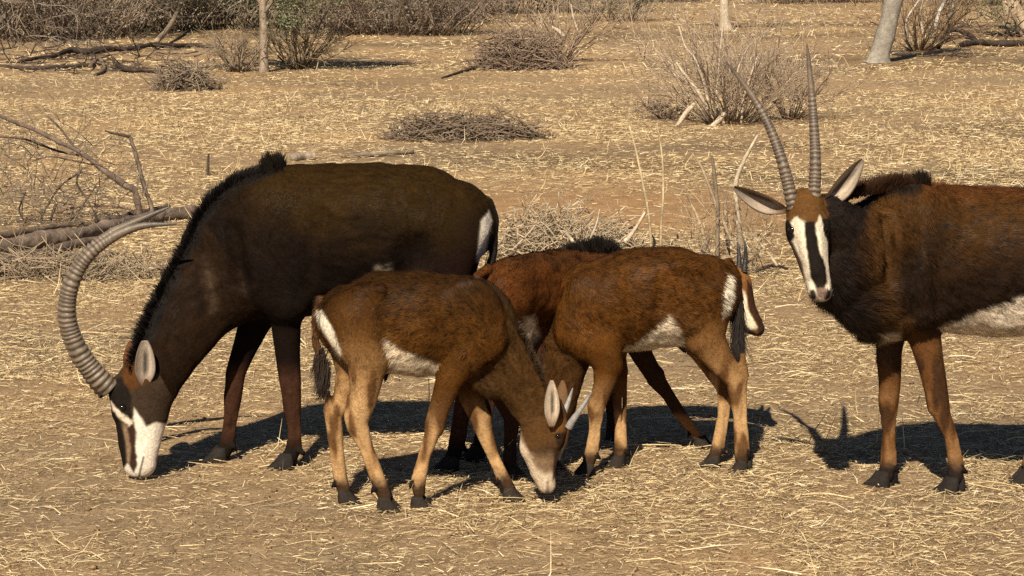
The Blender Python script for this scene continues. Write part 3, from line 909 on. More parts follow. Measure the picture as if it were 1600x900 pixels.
# ---- the calf in front
B = Antelope('sable_antelope', 'tan brown calf grazing in front, head down at right, curved dark tail at left', gy(787), 650)
B.feet = []
B.add('trunk', [(549, 500, 0, 56, 44), (600, 503, 0, 80, 54), (660, 505, 0, 84, 58), (715, 500, 0, 71, 50), (742, 508, 0, 58, 40)], 0.04, flow=-1)
B.add('neck', [(745, 500, 0, 60, 36), (783, 553, 0, 43, 28), (815, 607, 0, 38, 25), (845, 645, 0, 35, 23)], 0.045, flow=-1)
B.add('head', [(851, 655, 0, 36, 23), (844, 697, 0, 33, 20), (848, 735, 0, 21, 15), (854, 757, 0, 15, 14)], 0.02, flow=-1)
B.add('head', [(872, 668, 0, 14, 19), (872, 690, 0, 10, 19)], 0.02, flow=-1)
B.add('trunk', [(738, 480, -.085, 44, 15), (752, 530, -.085, 38, 15), (735, 555, -.08, 28, 15)], 0.02, flow=-1)     # shoulder
B.add('trunk', [(738, 480, .085, 44, 15), (735, 555, .08, 28, 15)], 0.03, flow=-1)
B.add('neck', [(742, 590, 0, 18, 22), (765, 610, 0, 16, 18)], 0.04)
B.leg([(552, 506, 52, 24), (575, 563, 33, 24), (569, 618, 22, 17), (557, 660, 17, 13), (573, 700, 12.5), (595, 760, 13), (602, 776, 12)], 604, -0.085, RIGHT - .15, hs=.95, hind=True)
B.leg([(550, 515, 45, 22), (552, 580, 27, 20), (538, 622, 18), (521, 648, 14), (526, 700, 12.5), (533, 752, 12), (538, 768, 11.5)], 541, 0.03, RIGHT + .1, hs=.92, hind=True)
B.leg([(722, 560, 30, 18), (702, 595, 22, 18), (688, 635, 17), (679, 663, 15), (664, 712, 10.8), (654, 752, 12.5), (655, 770, 11.5)], 656, -0.07, RIGHT - .2, hs=.92)
B.leg([(738, 575, 30, 18), (735, 618, 19), (752, 660, 14.5), (771, 713, 10.8), (787, 748, 11.5), (795, 761, 11)], 798, 0.085, RIGHT, hs=.9)
B.add('dewclaw', [(604, 582, -.03, 5), (602, 594, -.03, 3.5)], .008)
B.add('tail', [(500, 468, 0, 8), (492, 500, 0, 6.5), (493, 535, 0, 5.5), (501, 560, 0, 5)], 0.01)
def paint_calf(c, s, x, y, n1, n2, yl, yhoof):
    """legs paler towards the ground, hooves dark; yl = level where the legs turn tan"""
    lg = (s.part == 'leg')
    c = mix(c, (0.33, 0.185, 0.080), smooth(y + (n1 - .5) * 40, yl - 10, yl + 80) * lg * (0.7 + .3 * n2))
    n3 = fnoise(s.V * np.array((1, 1, .35)), 26, 29, 2)
    c = mix(c, (0.46, 0.28, 0.13), lg * smooth(n3, .52, .38) * smooth(y, yl + 20, yl + 80) * .7)
    c = mix(c, (0.085, 0.036, 0.013), lg * smooth(n3, .48, .62) * smooth(y, yl - 20, yl + 40) * .85)
    c = mix(c, (0.050, 0.027, 0.015), lg * smooth(y + (n2 - .5) * 26, yhoof - 22, yhoof + 2))
    return c
B.hollow([(606, 470, .165, 16, 14), (612, 520, .165, 14, 13)], .04)
B.hollow([(694, 470, .165, 10, 12), (690, 530, .17, 11, 13)], .03)
B.add('trunk', [(560, 458, -.09, 12, 10), (590, 452, -.10, 10, 10)], .04)
def paint_B(s):
    x, y, V = s.px, s.py, s.V
    n1, n2 = fnoise(V, 9, 21), fnoise(V, 40, 22)
    c = np.tile(np.array((0.068, 0.0265, 0.0055)), (len(V), 1)) * (0.60 + 0.8 * n1)[:, None]
    c = mix(c, (0.026, 0.0115, 0.0036), smooth(y + (n1 - .5) * 80, 540, 430) * .88)
    c = mix(c, (0.046, 0.025, 0.010), (s.part == 'neck') * (0.4 + .5 * n1))
    c = mix(c, (0.20, 0.105, 0.040), smooth(y + (n1 - .5) * 50, 500, 590) * (x < 610) * .85)
    c = paint_calf(c, s, x, y, n1, n2, 560 + 55 * smooth(x, 630, 650), 762)
    j = (n2 - .5) * 8
    c = mix(c, (0.66, 0.53, 0.37), pmask(x, y, [(603, 532), (622, 545), (650, 556), (684, 570), (690, 600), (600, 600), (604, 570)], 5, j * .6) * (s.part == 'trunk'))
    c = mix(c, (0.66, 0.53, 0.37), smooth(-s.N[:, 2], .6, .85) * (s.part == 'trunk') * (x > 600) * (x < 700))
    c = mix(c, (0.70, 0.60, 0.46), pmask(x, y, [(494, 486), (502, 484), (520, 515), (533, 548), (531, 562), (515, 535), (500, 510)], 2.5, j * .3) * (s.part != 'tail'))
    hd = np.maximum((s.part == 'head').astype(float), smooth(y, 640, 655) * (s.part == 'neck'))
    c = mix(c, (0.085, 0.042, 0.016), hd * (0.6 + .4 * n1))
    c = mix(c, (0.14, 0.062, 0.020), pmask(x, y, [(866, 655), (892, 655), (892, 672), (874, 690), (862, 672)], 4, j) * hd)
    c = mix(c, (0.055, 0.030, 0.015), pmask(x, y, [(830, 700), (868, 690), (870, 712), (836, 718)], 6, j) * hd * .8)
    c = mix(c, (0.20, 0.125, 0.070), pmask(x, y, [(828, 712), (874, 712), (876, 775), (836, 778)], 10, j) * hd)
    c = mix(c, (0.52, 0.40, 0.28), pmask(x, y, [(780, 636), (800, 650), (811, 676), (822, 700), (836, 728), (852, 742), (866, 738), (870, 775), (836, 778), (806, 712), (786, 676)], 5, j * .8) * np.maximum(hd, s.part == 'neck'))
    c = mix(c, (0.055, 0.03, 0.02), pmask(x, y, [(866, 700), (872, 700), (869, 745), (863, 752)], 2) * hd)
    c = mix(c, (0.05, 0.035, 0.03), pmask(x, y, [(854, 752), (858, 750), (859, 775), (851, 775)], 2) * hd * .6)
    c = mix(c, (0.02, 0.013, 0.009), pmask(x, y, [(866, 678), (892, 674), (890, 702), (872, 700)], 4, j) * hd * .9)
    t = (s.part == 'tail')
    c = mix(c, (0.09, 0.042, 0.020), t * (0.5 + .5 * n1))
    return c
B.build_body(paint_B, 0.004)
B.fur(90000, 0.018, 0.0023, 0.26)
B.hooves((0.022, 0.016, 0.012))
B.eye(875, 684, True, 0.011)
B.eye(877, 685, False, 0.013)
B.ear(B.p(862, 668, -.075), B.p(862, 590, -.11), 12.5 * B.u, (0.1, -1, .1), inner=(0.66, 0.52, 0.38))
B.ear(B.p(868, 655, .05), B.p(880, 592, .14), 13 * B.u, (.4, .8, .1), inner=(0.66, 0.52, 0.38))
hornkw = dict(rings=8, ringed=0.3, crest=(0.30, 0.28, 0.26), groove=(0.12, 0.11, 0.10), tipc=(0.16, 0.15, 0.14), amp=.05)
B.horn([B.p(*q) for q in ((888, 668, -.03), (896, 655, -.035), (909, 637, -.04), (925, 612, -.04))], 5.6 * B.u, **hornkw)
B.horn([B.p(*q) for q in ((876, 660, .03), (881, 646, .04), (888, 628, .05), (895, 606, .055))], 5.6 * B.u, **hornkw)
B.mane([(748, 437), (772, 452), (795, 485), (815, 520), (833, 556), (848, 590), (862, 625)], [6, 8, 9, 10, 10, 8, 6], 3600, 0.03, lean=(-.7, 0, .2), col=(0.050, 0.031, 0.018), w=.003)
def tuft(s, line, n, r, ln, col, drift, w=.003):
    R = spline(np.array([s.p(*q) for q in line]), 50)[RNG.integers(0, 50, n)] + RNG.normal(0, r, (n, 3))
    return s.strands('tail_tuft', R, np.array(drift) + RNG.normal(0, .14, (n, 3)), ln, w, col, bend=(drift[0] * .6, 0, -.1))
tuft(B, [(500, 548, 0), (507, 572, 0), (508, 590, 0)], 1300, .009, .075, (0.028, 0.019, 0.014), (-.12, 0, -1))

# ---- the second calf, facing the first
C = Antelope('sable_antelope', 'brown calf facing left, head hidden behind the front calf, dark tail on white rump', gy(734), 1020)
C.feet = []
C.add('trunk', [(925, 485, 0, 64, 42), (940, 478, 0, 74, 50), (990, 469, 0, 81, 57), (1048, 463, 0, 79, 54), (1097, 455, 0, 58, 45)], 0.04)
C.add('neck', [(922, 482, 0, 60, 36), (887, 540, 0, 44, 28), (874, 595, 0, 36, 24), (868, 635, 0, 32, 22)], 0.045, flow=-1)
C.add('head', [(867, 640, .03, 32, 22), (863, 684, .03, 26, 19), (862, 712, .03, 15, 14)], 0.02, flow=-1)
C.add('trunk', [(920, 465, -.085, 42, 15), (902, 512, -.085, 36, 15), (928, 540, -.08, 28, 15)], 0.02)
C.add('trunk', [(920, 465, .085, 42, 15), (928, 540, .08, 28, 15)], 0.03)
C.leg([(938, 535, 32, 18), (950, 570, 24, 18), (943, 602, 16.5), (932, 637, 13), (929, 672, 10.3), (924, 708, 12), (920, 722, 11.5)], 916, -0.085, LEFT + .15, hs=.92)
C.leg([(945, 530, 30, 18), (962, 580, 19), (968, 620, 12.5), (969, 660, 9.8), (970, 702, 11.5), (968, 714, 11)], 965, 0.07, LEFT - .1, hs=.9)
C.leg([(1096, 458, 54, 24), (1100, 525, 34, 24), (1124, 562, 22, 18), (1151, 595, 16.5, 13), (1156, 650, 12), (1159, 704, 13), (1159, 718, 12)], 1160, -0.03, LEFT - .6, hs=.95, hind=True)
C.leg([(1092, 470, 45, 22), (1095, 535, 28, 20), (1112, 570, 18), (1133, 606, 13), (1130, 650, 10.3), (1121, 700, 11.5), (1117, 712, 11)], 1113, 0.08, LEFT, hs=.9, hind=True)
C.add('dewclaw', [(1064, 540, -.03, 5), (1070, 548, -.03, 3.5)], .008)
C.add('tail', [(1138, 412, 0, 9), (1152, 432, 0, 7), (1155, 470, 0, 6.5), (1152, 510, 0, 6)], 0.01)
C.hollow([(1042, 435, .16, 16, 14), (1036, 485, .165, 14, 13)], .04)
C.hollow([(962, 440, .165, 10, 12), (968, 500, .17, 11, 13)], .03)
C.add('trunk', [(1092, 420, -.09, 12, 10), (1060, 415, -.10, 10, 10)], .04)
def paint_C(s):
    x, y, V = s.px, s.py, s.V
    n1, n2 = fnoise(V, 9, 31), fnoise(V, 40, 32)
    c = np.tile(np.array((0.080, 0.030, 0.0060)), (len(V), 1)) * (0.60 + 0.8 * n1)[:, None]
    c = mix(c, (0.050, 0.020, 0.006), smooth(y + (n1 - .5) * 60, 455, 395) * .6)
    c = mix(c, (0.044, 0.022, 0.009), (s.part == 'neck') * (0.4 + .5 * n1))
    c = mix(c, (0.17, 0.083, 0.030), smooth(y + (n1 - .5) * 50, 465, 560) * (x > 1050) * .85)
    c = paint_calf(c, s, x, y, n1, n2, 545 + 45 * (1 - smooth(x, 1000, 1020)), 716)
    j = (n2 - .5) * 8
    c = mix(c, (0.64, 0.52, 0.37), pmask(x, y, [(1047, 494), (1056, 510), (1070, 545), (1060, 570), (975, 570), (985, 545), (1015, 522)], 5, j * .6) * (s.part == 'trunk'))
    c = mix(c, (0.64, 0.52, 0.37), smooth(-s.N[:, 2], .6, .85) * (s.part == 'trunk') * (x > 960) * (x < 1075))
    c = mix(c, (0.74, 0.64, 0.50), pmask(x, y, [(1137, 428), (1146, 432), (1146, 460), (1136, 492), (1129, 498), (1128, 470)], 2.5, j * .3) * (s.part != 'tail'))
    hd = (s.part == 'head').astype(float)
    c = mix(c, (0.14, 0.075, 0.030), hd)
    c = mix(c, (0.5, 0.38, 0.27), smooth(y, 690, 710) * hd)
    c = mix(c, (0.03, 0.018, 0.012), (s.part == 'tail') * smooth(y, 425, 455))
    return c
C.build_body(paint_C, 0.004)
C.fur(90000, 0.018, 0.0023, 0.26)
C.hooves((0.022, 0.016, 0.012))
C.eye(846, 672, True, 0.013)
C.eye(846, 672, False, 0.013)
C.mane([(915, 417), (895, 428), (872, 468), (855, 510), (843, 555), (842, 600)], [6, 9, 11, 11, 10, 7], 3600, 0.035, lean=(.7, 0, .2), col=(0.018, 0.013, 0.010), w=.003)
C.ear(C.p(880, 630, .06), C.p(905, 612, .14), 12 * C.u, (.3, .8, .1))
tuft(C, [(1153, 470, 0), (1152, 510, 0), (1152, 535, 0)], 1500, .010, .085, (0.022, 0.017, 0.015), (.05, 0, -1))

# ---- the young animal behind the calves, striding right
D = Antelope('sable_antelope', 'young reddish brown antelope behind the calves, striped face showing past the calf rump', gy(704), 900)
D.feet = []
D.mirror = False
DL = (-.78, .62, 0)
def dd(x): return float(np.interp(x, (740, 795, 835, 880, 985, 1060, 1200), (-.62, -.54, -.36, -.12, .08, .12, .05)))
D.add('trunk', [(797, 457, dd(795), 56, 44), (835, 458, dd(835), 64, 50), (880, 456, dd(880), 68, 52), (985, 460, dd(985), 62, 44)], 0.05, DL, -1)
D.add('neck', [(985, 450, .08, 56, 34), (1060, 452, .12, 40, 27), (1115, 455, .08, 33, 24), (1138, 452, .05, 30, 23)], 0.05, flow=-1)
D.add('head', [(1145, 446, .05, 30, 23), (1156, 482, .03, 25, 20), (1175, 506, .02, 17, 15), (1183, 514, .02, 12, 13)], 0.02, flow=-1)
D.leg([(985, 490, 38, 22), (1003, 555, 17), (1024, 590, 13.5), (1046, 620, 11.5), (1064, 648, 11.5), (1084, 674, 9), (1091, 684, 9)], 1096, 0.10, RIGHT - .3, hs=.85)
D.leg([(960, 490, 38, 22), (955, 570, 20), (957, 615, 13.2), (956, 650, 9), (956, 680, 10), (957, 690, 10)], 959, 0.22, RIGHT, hs=.85)
D.leg([(797, 470, 50, 28), (790, 550, 34, 24), (782, 610, 19), (800, 650, 14), (798, 690, 11), (797, 722, 11.5), (799, 732, 11)], 801, -0.50, RIGHT + .6, hs=.9, hind=True)
D.leg([(830, 470, 48, 28), (840, 550, 32, 24), (850, 610, 18), (868, 645, 13.5), (862, 680, 10.5), (858, 710, 11), (860, 720, 11)], 863, -0.36, RIGHT + .6, hs=.9, hind=True)
D.add('tail', [(764, 420, -.62, 8), (745, 432, -.66, 7), (742, 470, -.66, 6), (746, 520, -.66, 5)], 0.012)
def paint_D(s):
    x, y, V = s.px, s.py, s.V
    n1, n2 = fnoise(V, 9, 41), fnoise(V, 40, 42)
    c = np.tile(np.array((0.078, 0.026, 0.0068)), (len(V), 1)) * (0.6 + 0.8 * n1)[:, None]
    c = mix(c, (0.045, 0.020, 0.009), smooth(y + (n1 - .5) * 40, 430, 395) * .6)
    c = mix(c, (0.60, 0.48, 0.34), pmask(x, y, [(818, 498), (834, 494), (842, 525), (826, 545)], 6, (n2 - .5) * 8) * np.isin(s.part, ('trunk', 'leg')))
    lg = (s.part == 'leg')
    c = mix(c, (0.045, 0.022, 0.012), lg * smooth(y, 500, 560))
    c = mix(c, (0.26, 0.12, 0.045), lg * smooth(y + (n2 - .5) * 10, 640, 655) * (x > 1000))
    c = mix(c, (0.03, 0.02, 0.014), lg * smooth(y, 684, 694))
    hd = (s.part == 'head').astype(float)
    j = (n2 - .5) * 3
    c = mix(c, (0.20, 0.085, 0.026), hd)
    c = mix(c, (0.70, 0.58, 0.42), pmask(x, y, [(1160, 452), (1167, 462), (1168, 480), (1184, 512), (1170, 518), (1158, 500), (1161, 475)], 2.5, j) * hd)
    c = mix(c, (0.60, 0.48, 0.34), pmask(x, y, [(1138, 470), (1148, 468), (1148, 485), (1140, 490)], 2.5, j) * hd)
    c = mix(c, (0.045, 0.020, 0.012), pmask(x, y, [(1168, 438), (1179, 452), (1184, 482), (1200, 508), (1189, 517), (1171, 488), (1167, 462)], 2, j) * hd)
    c = mix(c, (0.04, 0.03, 0.025), pmask(x, y, [(1125, 488), (1150, 494), (1164, 508), (1180, 519), (1186, 545), (1125, 545)], 2.5, j) * hd)
    c = mix(c, (0.035, 0.022, 0.018), pmask(x, y, [(1184, 508), (1194, 508), (1196, 524), (1184, 524)], 2) * hd)
    return c
D.build_body(paint_D, 0.004)
D.fur(60000, 0.018, 0.0023, 0.26)
D.hooves((0.022, 0.016, 0.012))
D.eye(1152, 462, True, 0.013)
D.eye(1152, 462, False, 0.013)
D.ear(D.p(1128, 436, .10), D.p(1100, 420, .18), 12 * D.u, (.5, .5, .3))
D.ear(D.p(1128, 440, .0), D.p(1098, 440, -.05), 12 * D.u, (.4, -.8, .3))
hk = dict(rings=14, ringed=.6, crest=(0.04, 0.034, 0.03), groove=(0.02, 0.016, 0.014), tipc=(0.06, 0.05, 0.045))
D.horn([D.p(*q) for q in ((1163, 424, .028), (1165, 402, .024), (1165, 390, .02), (1164, 376, .02))], 4.6 * D.u, **hk)
D.horn([D.p(*q) for q in ((1155, 422, .075), (1155, 402, .08), (1154, 390, .084), (1153, 378, .086))], 4.6 * D.u, **hk)
D.mane([(868, 396, dd(868)), (890, 392, dd(890)), (920, 388, dd(920)), (945, 388, dd(945)), (968, 398, dd(968)), (1010, 408, .1)], [6, 14, 20, 22, 14, 8], 3200, 0.04, lean=(-.1, 0, .2), col=(0.016, 0.012, 0.010))

# ---- the female at the right, looking at the camera
E = Antelope('sable_antelope', 'dark brown antelope at right facing the camera, striped face, tall ringed horns', gy(766), 1470)
E.feet = []
E.mirror = False
E.add('trunk', [(1420, 402, 0, 108, 58), (1480, 404, 0, 115, 70), (1560, 411, 0, 118, 86), (1640, 408, 0, 114, 84), (1710, 396, 0, 96, 74), (1745, 388, 0, 72, 58)], 0.05)
E.add('neck', [(1425, 398, 0, 108, 54), (1368, 420, -.10, 106, 48), (1340, 412, -.17, 88, 44), (1292, 350, -.27, 48, 38)], 0.06, flow=-1)
E.add('head', [(1259, 327, -.33, 34, 30), (1261, 360, -.37, 38, 33), (1270, 405, -.42, 29, 24), (1279, 444, -.46, 23, 19), (1281, 454, -.465, 20, 18)], 0.02, (1, 0, 0), -1)
E.add('head', [(1263, 345, -.43, 14, 22), (1275, 425, -.49, 10, 11)], 0.02, (1, 0, 0), -1)          # bridge of the nose
E.add('head', [(1236, 352, -.40, 11, 9), (1238, 366, -.405, 10, 8)], 0.015, (1, 0, 0), -1)
E.add('head', [(1288, 348, -.40, 11, 9), (1289, 362, -.405, 10, 8)], 0.015, (1, 0, 0), -1)
E.add('head', [(1270, 455, -.50, 8, 8), (1272, 460, -.50, 7, 7)], 0.012, (1, 0, 0), -1)
E.add('head', [(1290, 455, -.50, 8, 8), (1288, 460, -.50, 7, 7)], 0.012, (1, 0, 0), -1)
E.add('trunk', [(1430, 340, -.10, 54, 24), (1425, 430, -.13, 56, 22), (1440, 478, -.12, 36, 22)], 0.06)
E.add('trunk', [(1400, 505, .0, 26, 34), (1370, 510, -.05, 26, 30)], 0.05)
E.leg([(1408, 470, 40, 26), (1392, 520, 24), (1389, 550, 20), (1390, 590, 18), (1389, 630, 15), (1388, 674, 11.5), (1388, 728, 14), (1384, 744, 14)], 1378, 0.08, LEFT - .5, hs=1.2)
E.leg([(1440, 470, 38, 26), (1443, 522, 26), (1456, 576, 20), (1466, 630, 17), (1486, 684, 11.8), (1494, 728, 13.5), (1492, 746, 14)], 1488, -0.03, LEFT - .7, hs=1.2)
E.leg([(1735, 395, 65, 30), (1710, 470, 48, 26), (1720, 560, 24), (1745, 610, 18), (1735, 670, 12), (1728, 720, 14), (1725, 738, 13)], 1720, -0.10, LEFT, hs=1.15, hind=True)
E.leg([(1730, 395, 60, 30), (1690, 480, 44, 26), (1660, 560, 24), (1650, 610, 18), (1628, 670, 12), (1612, 712, 13.5), (1607, 726, 13)], 1602, 0.14, LEFT, hs=1.15, hind=True)
E.add('tail', [(1805, 345, 0, 9), (1818, 390, 0, 7), (1818, 470, 0, 6)], 0.012)
E.hollow([(1478, 340, .21, 14, 16), (1474, 420, .22, 15, 18), (1470, 480, .2, 13, 18)], .04, (1,))
E.hollow([(1385, 350, .21, 12, 14), (1392, 440, .23, 12, 14)], .04, (1,))
def paint_E(s):
    x, y, V = s.px, s.py, s.V
    n1, n2 = fnoise(V, 8, 51), fnoise(V, 40, 52)
    c = np.tile(np.array((0.0155, 0.0085, 0.0050)), (len(V), 1))  # natural dark brown, with shade added to the lower coat's colour
    tr = (s.part != 'head') * 1.0
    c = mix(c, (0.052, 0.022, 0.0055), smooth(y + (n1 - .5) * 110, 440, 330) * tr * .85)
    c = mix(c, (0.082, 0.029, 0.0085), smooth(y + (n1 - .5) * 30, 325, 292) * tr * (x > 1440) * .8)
    c = mix(c, (0.080, 0.036, 0.011), pmask(x, y, [(1345, 320), (1400, 320), (1400, 470), (1430, 520), (1380, 530), (1350, 430)], 20) * (.3 + n1 * .7))
    c = mix(c, (0.11, 0.055, 0.02), pmask(x, y, [(1390, 490), (1425, 500), (1430, 528), (1395, 520)], 10) * n2)
    c = mix(c, (0.014, 0.010, 0.008), pmask(x, y, [(1280, 285), (1360, 285), (1440, 285), (1440, 300), (1365, 305), (1348, 360), (1330, 380), (1290, 350)], 9, (n1 - .5) * 16) * (s.part != 'head'))  # dark mane hair, with the head's shadow on the neck painted in
    c = mix(c, (0.016, 0.011, 0.009), (s.part == 'neck') * smooth(x + (n1 - .5) * 30, 1370, 1325) * .85)  # neck nearer the head: dark hair plus the same painted shadow
    c = mix(c, (0.64, 0.53, 0.40), pmask(x, y, [(1464, 512), (1480, 508), (1522, 492), (1600, 462), (1680, 440), (1720, 560), (1464, 570)], 5, (n2 - .5) * 12) * (s.part == 'trunk'))
    c = mix(c, (0.5, 0.4, 0.28), pmask(x, y, [(1370, 520), (1405, 518), (1410, 534), (1375, 545)], 4, (n2 - .5) * 5) * (s.part != 'leg') * .8)
    lg = (s.part == 'leg')
    c = mix(c, (0.115, 0.048, 0.016), lg * smooth(y + (n1 - .5) * 30, 505, 545) * (.75 + .25 * n2))
    c = mix(c, (0.16, 0.072, 0.026), lg * smooth(y + (n1 - .5) * 20, 640, 690) * (.6 + .4 * n2))
    n3 = fnoise(V * np.array((1, 1, .35)), 26, 59, 2)
    c = mix(c, (0.035, 0.018, 0.010), lg * smooth(n3, .48, .62) * smooth(y, 530, 580) * .8)
    c = mix(c, (0.24, 0.13, 0.055), lg * smooth(n3, .46, .34) * smooth(y, 590, 650) * .6)
    c = mix(c, (0.045, 0.026, 0.015), lg * smooth(y, 600, 540) * (x < 1412) * .8)  # top of the left foreleg darkened, the body's shade put in its colour
    c = mix(c, (0.022, 0.015, 0.012), lg * smooth(y + (n2 - .5) * 16, 712, 736))
    # face, measured in the plane of the forehead
    fx, fy = proj(np.stack([V[:, 0], np.full(len(V), s.Y0 - .46), V[:, 2]], -1))
    hd = (s.part == 'head').astype(float)
    front = hd * smooth(-s.N[:, 1], -.5, -.1)
    j = (n2 - .5) * 5
    c = mix(c, (0.10, 0.05, 0.02), hd)
    c = mix(c, (0.70, 0.59, 0.44), front * smooth(fy + j * 2, 330, 340))
    c = mix(c, (0.098, 0.045, 0.014), front * smooth(fy + j * 2 - (350 - 9 * np.exp(-((fx - 1246) / 7) ** 2) - 12 * np.exp(-((fx - 1282) / 6) ** 2)), 4, -4))
    c = mix(c, BLACK, pmask(fx, fy, [(1255, 346), (1272, 346), (1279, 386), (1289, 419), (1291, 440), (1284, 449), (1273, 448), (1265, 432), (1259, 386)], 2, j * .9) * front)
    c = mix(c, BLACK, pmask(fx, fy, [(1222, 338), (1239, 352), (1243, 370), (1237, 382), (1238, 405), (1230, 395), (1222, 372)], 2, j) * hd)
    c = mix(c, BLACK, pmask(fx, fy, [(1286, 344), (1302, 344), (1304, 380), (1294, 378), (1288, 366)], 2, j) * hd)
    c = mix(c, (0.10, 0.06, 0.04), pmask(fx, fy, [(1235, 378), (1241, 382), (1254, 412), (1258, 440), (1251, 442), (1246, 412)], 2) * front)
    c = mix(c, (0.03, 0.022, 0.02), pmask(fx, fy, [(1262, 450), (1269, 449), (1274, 460), (1270, 468), (1264, 462)], 2) * front)
    c = mix(c, (0.03, 0.022, 0.02), pmask(fx, fy, [(1296, 450), (1289, 449), (1284, 460), (1288, 468), (1296, 462)], 2) * front)
    c = mix(c, (0.19, 0.12, 0.09), pmask(fx, fy, [(1272, 447), (1290, 447), (1286, 462), (1275, 462)], 2) * front)
    c = mix(c, (0.04, 0.03, 0.025), smooth(fy, 466, 471) * hd)
    return c
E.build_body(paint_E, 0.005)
def shag(P):
    x_, y_ = proj(P)
    return 1 + 1.6 * smooth(x_, 1420, 1370) * smooth(y_, 400, 480) * (P[:, 2] > .5)
E.fur(115000, 0.018, 0.0023, 0.26, lens=shag)
E.hooves((0.018, 0.014, 0.012))
E.eye(0, 0, True, 0.017, .45, E.surf(1233, 362, r=4), (-.75, -.6, 0))
E.eye(0, 0, True, 0.017, .45, E.surf(1293, 357, r=4), (.75, -.6, 0))
E.ear(E.p(1230, 330, -.33), E.p(1142, 291, -.30), 17 * E.u, (-.15, -.8, -.5), outer=(0.10, 0.045, 0.018), cup=.85, dusk=1.6, inner=(.46, .36, .27))
E.ear(E.p(1287, 322, -.33), E.p(1351, 246, -.28), 18 * E.u, (.5, -.75, .0), outer=(0.15, 0.065, 0.022), cup=.85, dusk=1.2, inner=(.50, .39, .29))
hk = dict(rings=30, ringed=.72, crest=(0.16, 0.112, 0.072), groove=(0.03, 0.022, 0.017), tipc=(0.08, 0.06, 0.045))
E.horn([E.p(*q) for q in ((1240, 326, -.36), (1232, 290, -.35), (1222, 252, -.33), (1206, 207, -.28), (1186, 167, -.22), (1160, 128, -.14), (1134, 96, -.06))], 9.6 * E.u, **hk)
E.horn([E.p(*q) for q in ((1271, 324, -.36), (1273, 290, -.35), (1274, 247, -.32), (1272, 200, -.27), (1269, 155, -.20), (1265, 110, -.12), (1261, 68, -.04))], 9.6 * E.u, **hk)
E.mane([(1290, 318, -.27), (1320, 305, -.2), (1349, 298, -.13), (1380, 292, -.06), (1415, 292, 0), (1445, 294, 0)], [12, 18, 22, 26, 27, 25], 6000, 0.06, lean=(.25, 0, .3), col=(0.036, 0.017, 0.009), w=.0032)
E.mane([(1432, 294, 0), (1448, 294, 0)], [32, 34], 700, 0.05, lean=(.02, 0, .6), col=BLACK)
E.mane([(1445, 296, 0), (1475, 296, 0), (1500, 298, 0)], [18, 15, 6], 1200, 0.05, lean=(.4, 0, .2), col=(0.14, 0.055, 0.02))
tuft(E, [(1818, 450, 0), (1816, 500, 0)], 600, .01, .1, BLACK, (0, 0, -1))
E.mane([(1246, 322, -.34), (1256, 318, -.35), (1266, 320, -.34)], [9, 13, 9], 500, 0.03, lean=(0, -.2, .5), col=(0.07, 0.03, 0.012), w=.003, name='forelock')
# ------------------------------------------------------------------ dead wood, shrubs and trees
def lie(px, py, rpx):
    """centre of a stick lying on the ground whose axis shows at px, py"""
    g = ground(px, py + rpx)
    r = rpx * mpp(g[1])
    return np.array((g[0], g[1] + r * .5, r * .9)), r
def twig_paths(p, d, L, r, depth, kids=4, wob=.22, grav=0.0, spread=.8, nseg=4, out=None, cratio=.55):
    out = [] if out is None else out
    P, dd = [np.asarray(p, float)], nrm(d)
    for k in range(nseg):
        dd = nrm(dd + RNG.normal(0, wob, 3) + np.array((0, 0, grav)))
        P.append(P[-1] + dd * L / nseg)
    R = np.linspace(r, r * .35, nseg + 1)
    out.append((np.array(P), R))
    if depth > 0:
        for _ in range(kids):
            t = .25 + .75 * RNG.random()
            i = min(int(t * nseg), nseg - 1)
            f = t * nseg - i
            q = P[i] * (1 - f) + P[i + 1] * f
            twig_paths(q, nrm(P[i + 1] - P[i]) + RNG.normal(0, spread, 3), L * cratio * (.6 + .7 * RNG.random()), max(r * .5, .0012), depth - 1, kids, wob, grav, spread, 3, out, cratio)
    return out
def tube_obj(name, paths, col, parent=None, mat='twig', sides=4, var=.35, kind=None):
    V, Fc = tubes(paths, sides)
    c = []
    for P, R in paths:
        k = (1 - var / 2 + var * RNG.random())
        c.append(np.tile(np.asarray(col) * k, (len(P) * sides, 1)))
    o = mesh_obj(name, V, Fc, M[mat], parent, np.concatenate(c), True)
    if kind: tag(o, kind=kind)
    return o
def bark_tube(name, nodes, col, parent=None, sides=14, n=40, rough=.10, seed=0):
    """nodes: (x, y, z, radius); a knobbly limb"""
    A_ = spline(np.array(nodes), n)
    V, Fc = tubes([(A_[:, :3], np.maximum(A_[:, 3], .002))], sides)
    cen = np.repeat(A_[:, :3], sides, 0)
    rr = np.repeat(A_[:, 3], sides)
    rm = max(rr.max(), .02)
    w = (fnoise(V, .16 / rm, seed, 2) - .5) * 1.2 + (fnoise(V * np.array((1, 1, .6)), 1.3 / rm, seed + 3, 3) - .5) * 1.1
    V = V + (V - cen) * (w * rough * 2.2)[:, None]
    c = np.asarray(col) * ((.6 + .8 * fnoise(V * np.array((1, 1, .3)), 30, seed + 5, 2)) * (.45 + 1.1 * fnoise(V * np.array((1, 1, .25)), .55 / max(rr.max(), .03), seed + 9, 3)))[:, None]
    return mesh_obj(name, V, Fc, M['bark'], parent, c)
def px_path(nodes, Y):
    """nodes: (px, py, radius px) in the upright plane at distance Y"""
    return np.array([list(at(q[0], q[1], Y + (q[3] if len(q) > 3 else 0))) + [q[2] * mpp(Y)] for q in nodes])
